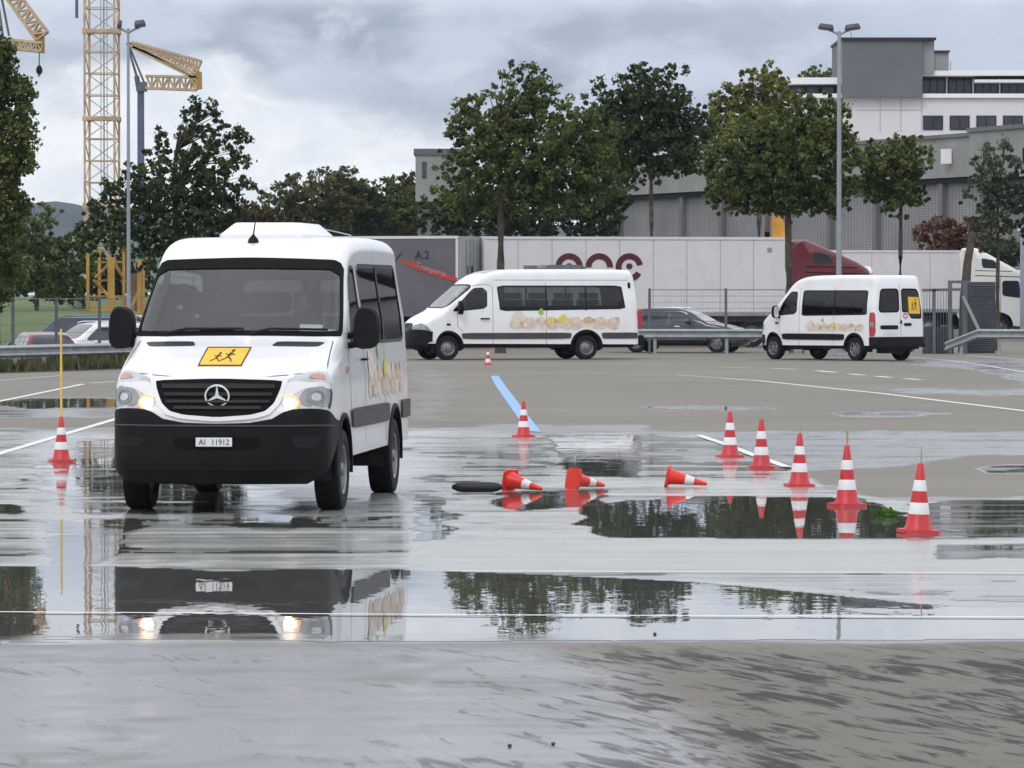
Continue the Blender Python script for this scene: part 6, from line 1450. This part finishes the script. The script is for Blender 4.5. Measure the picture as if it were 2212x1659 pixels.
    mb=MB(); lattice(mb,P(-60,-110),P(80,88),.55,.75,16); mb.build('upper_jib','cpale',t,org=o)
    mb=MB(); lattice(mb,P(10,104),P(92,112),.45,.45,7); mb.build('lower_jib','cpale',t,org=o)
    mb=MB(); mb.prism([(78,76),(86,66),(97,70),(97,116),(80,112)],lambda p:P(*p,-.3),lambda p:P(*p,.3)); mb.build('jib_hinge','corange',t,org=o)
    mb=MB(); mb.bar(P(-6,-20),P(8,80),.12); mb.bar(P(4,-10),P(21,78),.12); mb.build('strut','galvd',t,org=o)
    mb=MB(); mb.tube([P(86,115),P(86,146)],.03,5); mb.lathe([(.02,-.25),(.16,-.15),(.18,.05),(.08,.25)],10,Matrix.Translation(P(86,152))); mb.tube([P(86,156),P(88,162),P(85,166),P(83,162)],.04,5); mb.build('hook','trim',t,org=o)
cranes()
# ------------------------------------------------------------------ lamp posts
def lamppost(u,Y,vt,label,r,heads):
    k=Y/F; X=(u-CU)*k; g=zg(Y,X); t=thing('street_lamp',label,'street lamp',(X,Y,g),0,'tall lamp posts'); zt=CZ+(HV-vt)*k-g
    mb=MB(); mb.lathe([(r*1.9,-.02),(r*1.9,.05),(r*1.3,.08),(r*1.3,1.4),(r*1.15,1.5),(r*.95,zt*.5),(r*.72,zt-.05),(r*.6,zt)],14); mb.build('pole','lampgrey',t,smooth=40)
    mb=MB(); mb.box((-.22,-.06,.75),(.0,-r*1.25,1.15)); 
    for sx,ln in heads:
        mb=MB(); mb.tube([(0,0,zt-.12),(sx*.18,0,zt-.02),(sx*.32,0,zt+.03)],.035,8)
        mb.build('arm','lampgrey',t,smooth=50)
        T=Matrix.Translation((sx*(.18+ln/2),0,zt+.09))@Matrix.Rotation(R(-8*sx),4,'Y')
        mb=MB(); P_=rnd([(-ln/2,-.16),(ln/2,-.14),(ln/2,.14),(-ln/2,.16)],2,.2)
        mb.prism(P_,lambda p:T@Vector((p[0],p[1],-.06)),lambda p:T@Vector((p[0]*1.04,p[1]*1.1,.02))); mb.prism(P_,lambda p:T@Vector((p[0]*1.04,p[1]*1.1,.02)),lambda p:T@Vector((p[0]*.84,p[1]*.7,.13)))
        h=mb.build('lamp_head','lamphead',t,smooth=50)
        mb=MB(); mb.prism([(p[0]*.7,p[1]*.7) for p in P_],lambda p:T@Vector((p[0],p[1],-.065)),lambda p:T@Vector((p[0],p[1],-.051))); mb.build('lamp_glass','lampglass',h)
lamppost(278,128,62,'slim grey lamp post with a single head, left behind the minibus mirror',.052,((-1,.12),(1,.30)))
lamppost(1812,146,68,'tall grey lamp post with two dark heads, right of the broad tree',.080,((-1,.48),(1,.48)))
# ------------------------------------------------------------------ guardrails, fences, gate
def rail(mb,p,q,h=.31):
    """corrugated beam from p to q (centre line)"""
    p=Vector(p); q=Vector(q); d=(q-p).normalized(); n=Vector((d.y,-d.x,0)); n=n.normalized()
    if n.y>0: n=-n
    up=Vector((0,0,1)); prof=[(0,-.5),(.05,-.42),(.08,-.30),(.05,-.16),(0,-.06),(0,.06),(.05,.16),(.08,.30),(.05,.42),(0,.5)]
    vs=[c+n*a+up*b*h for c in (p,q) for a,b in prof]+[c+n*(a-.008)+up*b*h for c in (p,q) for a,b in prof]
    m=len(prof); fs=[(i,i+1,m+i+1,m+i) for i in range(m-1)]+[(2*m+i,2*m+i+1,3*m+i+1,3*m+i) for i in range(m-1)]
    mb.add(vs,fs)
def guardrail(label,pts,posts,zr):
    """pts: (u, Y) of the beam; zr: beam centre above ground"""
    W3=[]
    for u,Y,dz in pts: X=(u-CU)/F*Y; W3.append(Vector((X,Y,zg(Y,X)+zr+dz)))
    o=W3[0].copy(); o.z-=zr; t=thing('guardrail',label,'guardrail',o,0,'guardrails round the pad')
    for a,b in zip(W3,W3[1:]):
        mb=MB(); rail(mb,a,b); mb.build('beam','galv',t,org=o,smooth=40,recalc=False)
    for a,b in zip(W3,W3[1:]):
        n=max(1,round((b-a).length/posts))
        for i in range(n):
            p=a.lerp(b,(i+.5)/n); mb=MB(); gz=zg(p.y+.1,p.x); mb.box((p.x-.05,p.y+.03,gz-.05),(p.x+.05,p.y+.10,p.z+.10)); mb.build('post','galv',t,org=o)
guardrail('galvanised guardrail along the left edge of the pad, rough grass beneath',[(-500,107,0),(-150,112,0),(0,115,0),(125,118,0),(265,121.5,0),(420,123.5,0)],1.9,.52)
guardrail('galvanised guardrail between the two far minibuses, before the dark car',[(1330,149.6,0),(1500,149.6,0),(1640,149.6,0),(1760,149.6,0)],2.3,.66)
guardrail('grey guardrail at the right edge, its end sloping down into the ground',[(2042,149.5,-.42),(2112,149.0,.0),(2300,147.5,.0),(2560,146,.0)],1.3,.66)
def fence(label,P,h,name='wire_fence'):
    W3=[]
    for u,Y in P: X=(u-CU)/F*Y; W3.append(Vector((X,Y,zg(Y,X))))
    o=W3[0].copy(); t=thing(name,label,'fence',o,0,'wire mesh fences')
    for p in W3:
        mb=MB(); mb.box((p.x-.045,p.y-.03,p.z-.05),(p.x+.045,p.y+.03,p.z+h+.05)); mb.build('post','galvd',t,org=o)
    for a,b in zip(W3,W3[1:]):
        mb=MB(); 
        for j in range(11): z=Vector((0,0,.05+(h-.05)*j/10)); mb.bar(a+z,b+z,.012 if j<10 else .03,n=3)
        n=int((b-a).length/.10)
        for i in range(1,n): p=a.lerp(b,i/n); mb.bar(p+Vector((0,0,.05)),p+Vector((0,0,h)),.005,n=3)
        mb.build('wire_mesh','galvd',t,org=o)
fence('wire mesh fence with dark posts before the white lorry',[(1403,150.6),(1568,150.6),(1735,150.6)],2.08)
fence('wire mesh fence on dark posts before the left car park',[(-120,134),(28,136),(122,138),(215,139.5),(275,141),(360,142)],2.55)
def gate():
    Y=150.5; k=Y/F; X=lambda u:(u-CU)*k; Z=lambda v:CZ+(HV-v)*k; g=zg(Y,X(2040)); o=Vector((X(2045),Y,g))
    t=thing('gate','dark steel sliding gate frame beside the rearmost minibus','gate',o)
    def bar(name,a,b,w,m='galvd'):
        mb=MB(); mb.bar((X(a[0]),Y,max(g,Z(a[1]))),(X(b[0]),Y,max(g,Z(b[1]))),w); return mb.build(name,m,t,org=o)
    bar('post',(2052,780),(2052,606),.13); bar('post',(2084,780),(2084,606),.15); bar('top_bar',(2052,609),(2096,609),.09); bar('top_rail',(1992,627),(2084,625),.09); bar('post',(2018,780),(2018,625),.09)
    mb=MB()
    for u in range(1996,2050,6): mb.bar((X(u),Y,g+.1),(X(u),Y,Z(628)),.016)
    mb.build('infill_bars','galvd',t,org=o)
    mb=MB(); mb.box((X(1995),Y+.3,g),(X(2062),Y+.5,Z(706))); mb.build('lower_panel','louvre',t,org=o)
    mb=MB(); mb.bar((X(2078),Y-.3,Z(640)),(X(2117),Y-.3,Z(722)),.10); tag(mb.build('steel_brace','galv',org=o),'slanting pale steel brace leaning to the right of the gate','brace')
    # louvred cabinet
    o2=Vector((X(2118),Y+1.5,g)); t2=thing('louvred_cabinet','tall dark grey louvred panel in front of the cream cab','panel',o2)
    x0,x1,z1=X(2089)*1.01,X(2149)*1.01,Z(612)+.05; mb=MB(); mb.box((x0,Y+1.4,g),(x1,Y+1.9,z1)); mb.build('frame','louvre',t2,org=o2)
    mb=MB(); n=34
    for i in range(n): z=g+.08+(z1-g-.16)*i/n; mb.box((x0+.05,Y+1.35,z),(x1-.05,Y+1.399,z+.028))
    mb.build('louvres','galvd',t2,org=o2)
    # brown leaning trunk-like post
    p=Vector((X(2082)*1.02,Y+3,g)); mb=MB(); mb.tube([p,p+Vector((.03,0,1.8)),p+Vector((.12,0,3.0)),p+Vector((.30,0,4.0))],[.20,.17,.14,.12],9)
    tag(mb.build('bare_trunk','bark',org=p,smooth=60),'bare grey-brown tree trunk standing just behind the gate','tree trunk')
gate()
# ------------------------------------------------------------------ driver of the front minibus
def driver():
    me=bpy.data.meshes.new('person'); 
    P=dict(pel=(0,0,0),belly=(0,-.02,.16),chest=(0,-.03,.34),neck=(0,-.03,.50),head=(0,-.05,.60),top=(0,-.04,.70),
      ls=(.19,-.03,.43),le=(.27,-.20,.20),lw=(.15,-.42,.24),rs=(-.19,-.03,.43),re=(-.27,-.20,.20),rw=(-.15,-.42,.24),
      lh=(.10,-.02,-.02),lk=(.14,-.44,.02),lf=(.14,-.55,-.36),rh=(-.10,-.02,-.02),rk=(-.14,-.44,.02),rf=(-.14,-.55,-.36))
    r=dict(pel=.15,belly=.14,chest=.16,neck=.058,head=.085,top=.075,ls=.075,le=.05,lw=.03,rs=.075,re=.05,rw=.03,lh=.10,lk=.07,lf=.05,rh=.10,rk=.07,rf=.05)
    K=list(P); E=[('pel','belly'),('belly','chest'),('chest','neck'),('neck','head'),('head','top'),('chest','ls'),('ls','le'),('le','lw'),('chest','rs'),('rs','re'),('re','rw'),('pel','lh'),('lh','lk'),('lk','lf'),('pel','rh'),('rh','rk'),('rk','rf')]
    # five fingers and a thumb side on each hand, closed on the wheel rim
    ex=[]; 
    for s,w in ((1,'lw'),(-1,'rw')):
        c=Vector(P[w]); pm='p'+w; P[pm]=tuple(c+Vector((-s*.01,-.07,.02))); r[pm]=.032; K.append(pm); E.append((w,pm))
        for f in range(4):
            b=Vector(P[pm])+Vector((s*(.024-.016*f),-.03,.012)); n1=f'{w}f{f}a'; n2=f'{w}f{f}b'; P[n1]=tuple(b+Vector((0,-.022,-.004))); P[n2]=tuple(b+Vector((0,-.030+.002*f,-.034))); r[n1]=.010; r[n2]=.008; K+=[n1,n2]; E+=[(pm,n1),(n1,n2)]
        n1=w+'t'; P[n1]=tuple(Vector(P[pm])+Vector((-s*.038,-.02,.018))); r[n1]=.011; K.append(n1); E.append((pm,n1))
    me.from_pydata([P[k] for k in K],[(K.index(a),K.index(b)) for a,b in E],[])
    o=bpy.data.objects.new('person',me); C.objects.link(o)
    m=o.modifiers.new('skin','SKIN'); sv=me.skin_vertices[0].data
    for i,k in enumerate(K): sv[i].radius=(r[k],r[k]); sv[i].use_root=(k=='pel')
    s_=o.modifiers.new('sub','SUBSURF'); s_.levels=1; s_.render_levels=2
    me.materials.append(M['jacket']); 
    T=VAN.matrix_world.copy() if False else (Matrix.Translation(VAN.location)@VAN.rotation_euler.to_matrix().to_4x4())
    o.matrix_world=T@Matrix.Translation((.43,2.32,1.26))
    tag(o,'driver in dark jacket sitting at the wheel of the front minibus, both hands on it','person')
    def ball(name,c,rx,ry,rz,mt):
        mb=MB(); mb.lathe([(math.sin(PI*i/12)*1.0+.001,-math.cos(PI*i/12)) for i in range(13)],18); x=mb.build(name,mt,o,smooth=80); x.location=c; x.scale=(rx,ry,rz); return x
    f=ball('face',(0,-.060,.625),.072,.085,.112,'skin'); h=ball('hair',(0,-.035,.655),.080,.088,.100,'hair')
    n=ball('nose',(0,-.150,.615),.012,.018,.022,'skin')
    for s in (-1,1): ball('eye',(s*.03,-.138,.64),.010,.008,.007,'ink'); ball('ear',(s*.073,-.05,.625),.010,.018,.028,'skin')
    ball('mouth',(0,-.138,.575),.022,.008,.005,'redtxt')
    for w in ('lw','rw'):
        c=Vector(P['p'+w]); ball('hand_skin',c+Vector((0,-.012,.004)),.040,.045,.026,'skin')
driver()
# ------------------------------------------------------------------ air between here and the hills
def haze():
    mb=MB(); mb.box((-900,-40,-3),(900,3200,340)); m=bpy.data.materials.new('haze'); m.use_nodes=True; N=m.node_tree.nodes; N.clear()
    v=N.new('ShaderNodeVolumePrincipled'); v.inputs['Color'].default_value=(.62,.76,1,1); v.inputs['Density'].default_value=.00008; v.inputs['Anisotropy'].default_value=.2
    o=N.new('ShaderNodeOutputMaterial'); m.node_tree.links.new(v.outputs[0],o.inputs['Volume'])
    h=mb.build('haze',m); h['kind']='stuff'; h['label']='thin pale air fading the far wooded hills'; h['category']='haze'
haze()
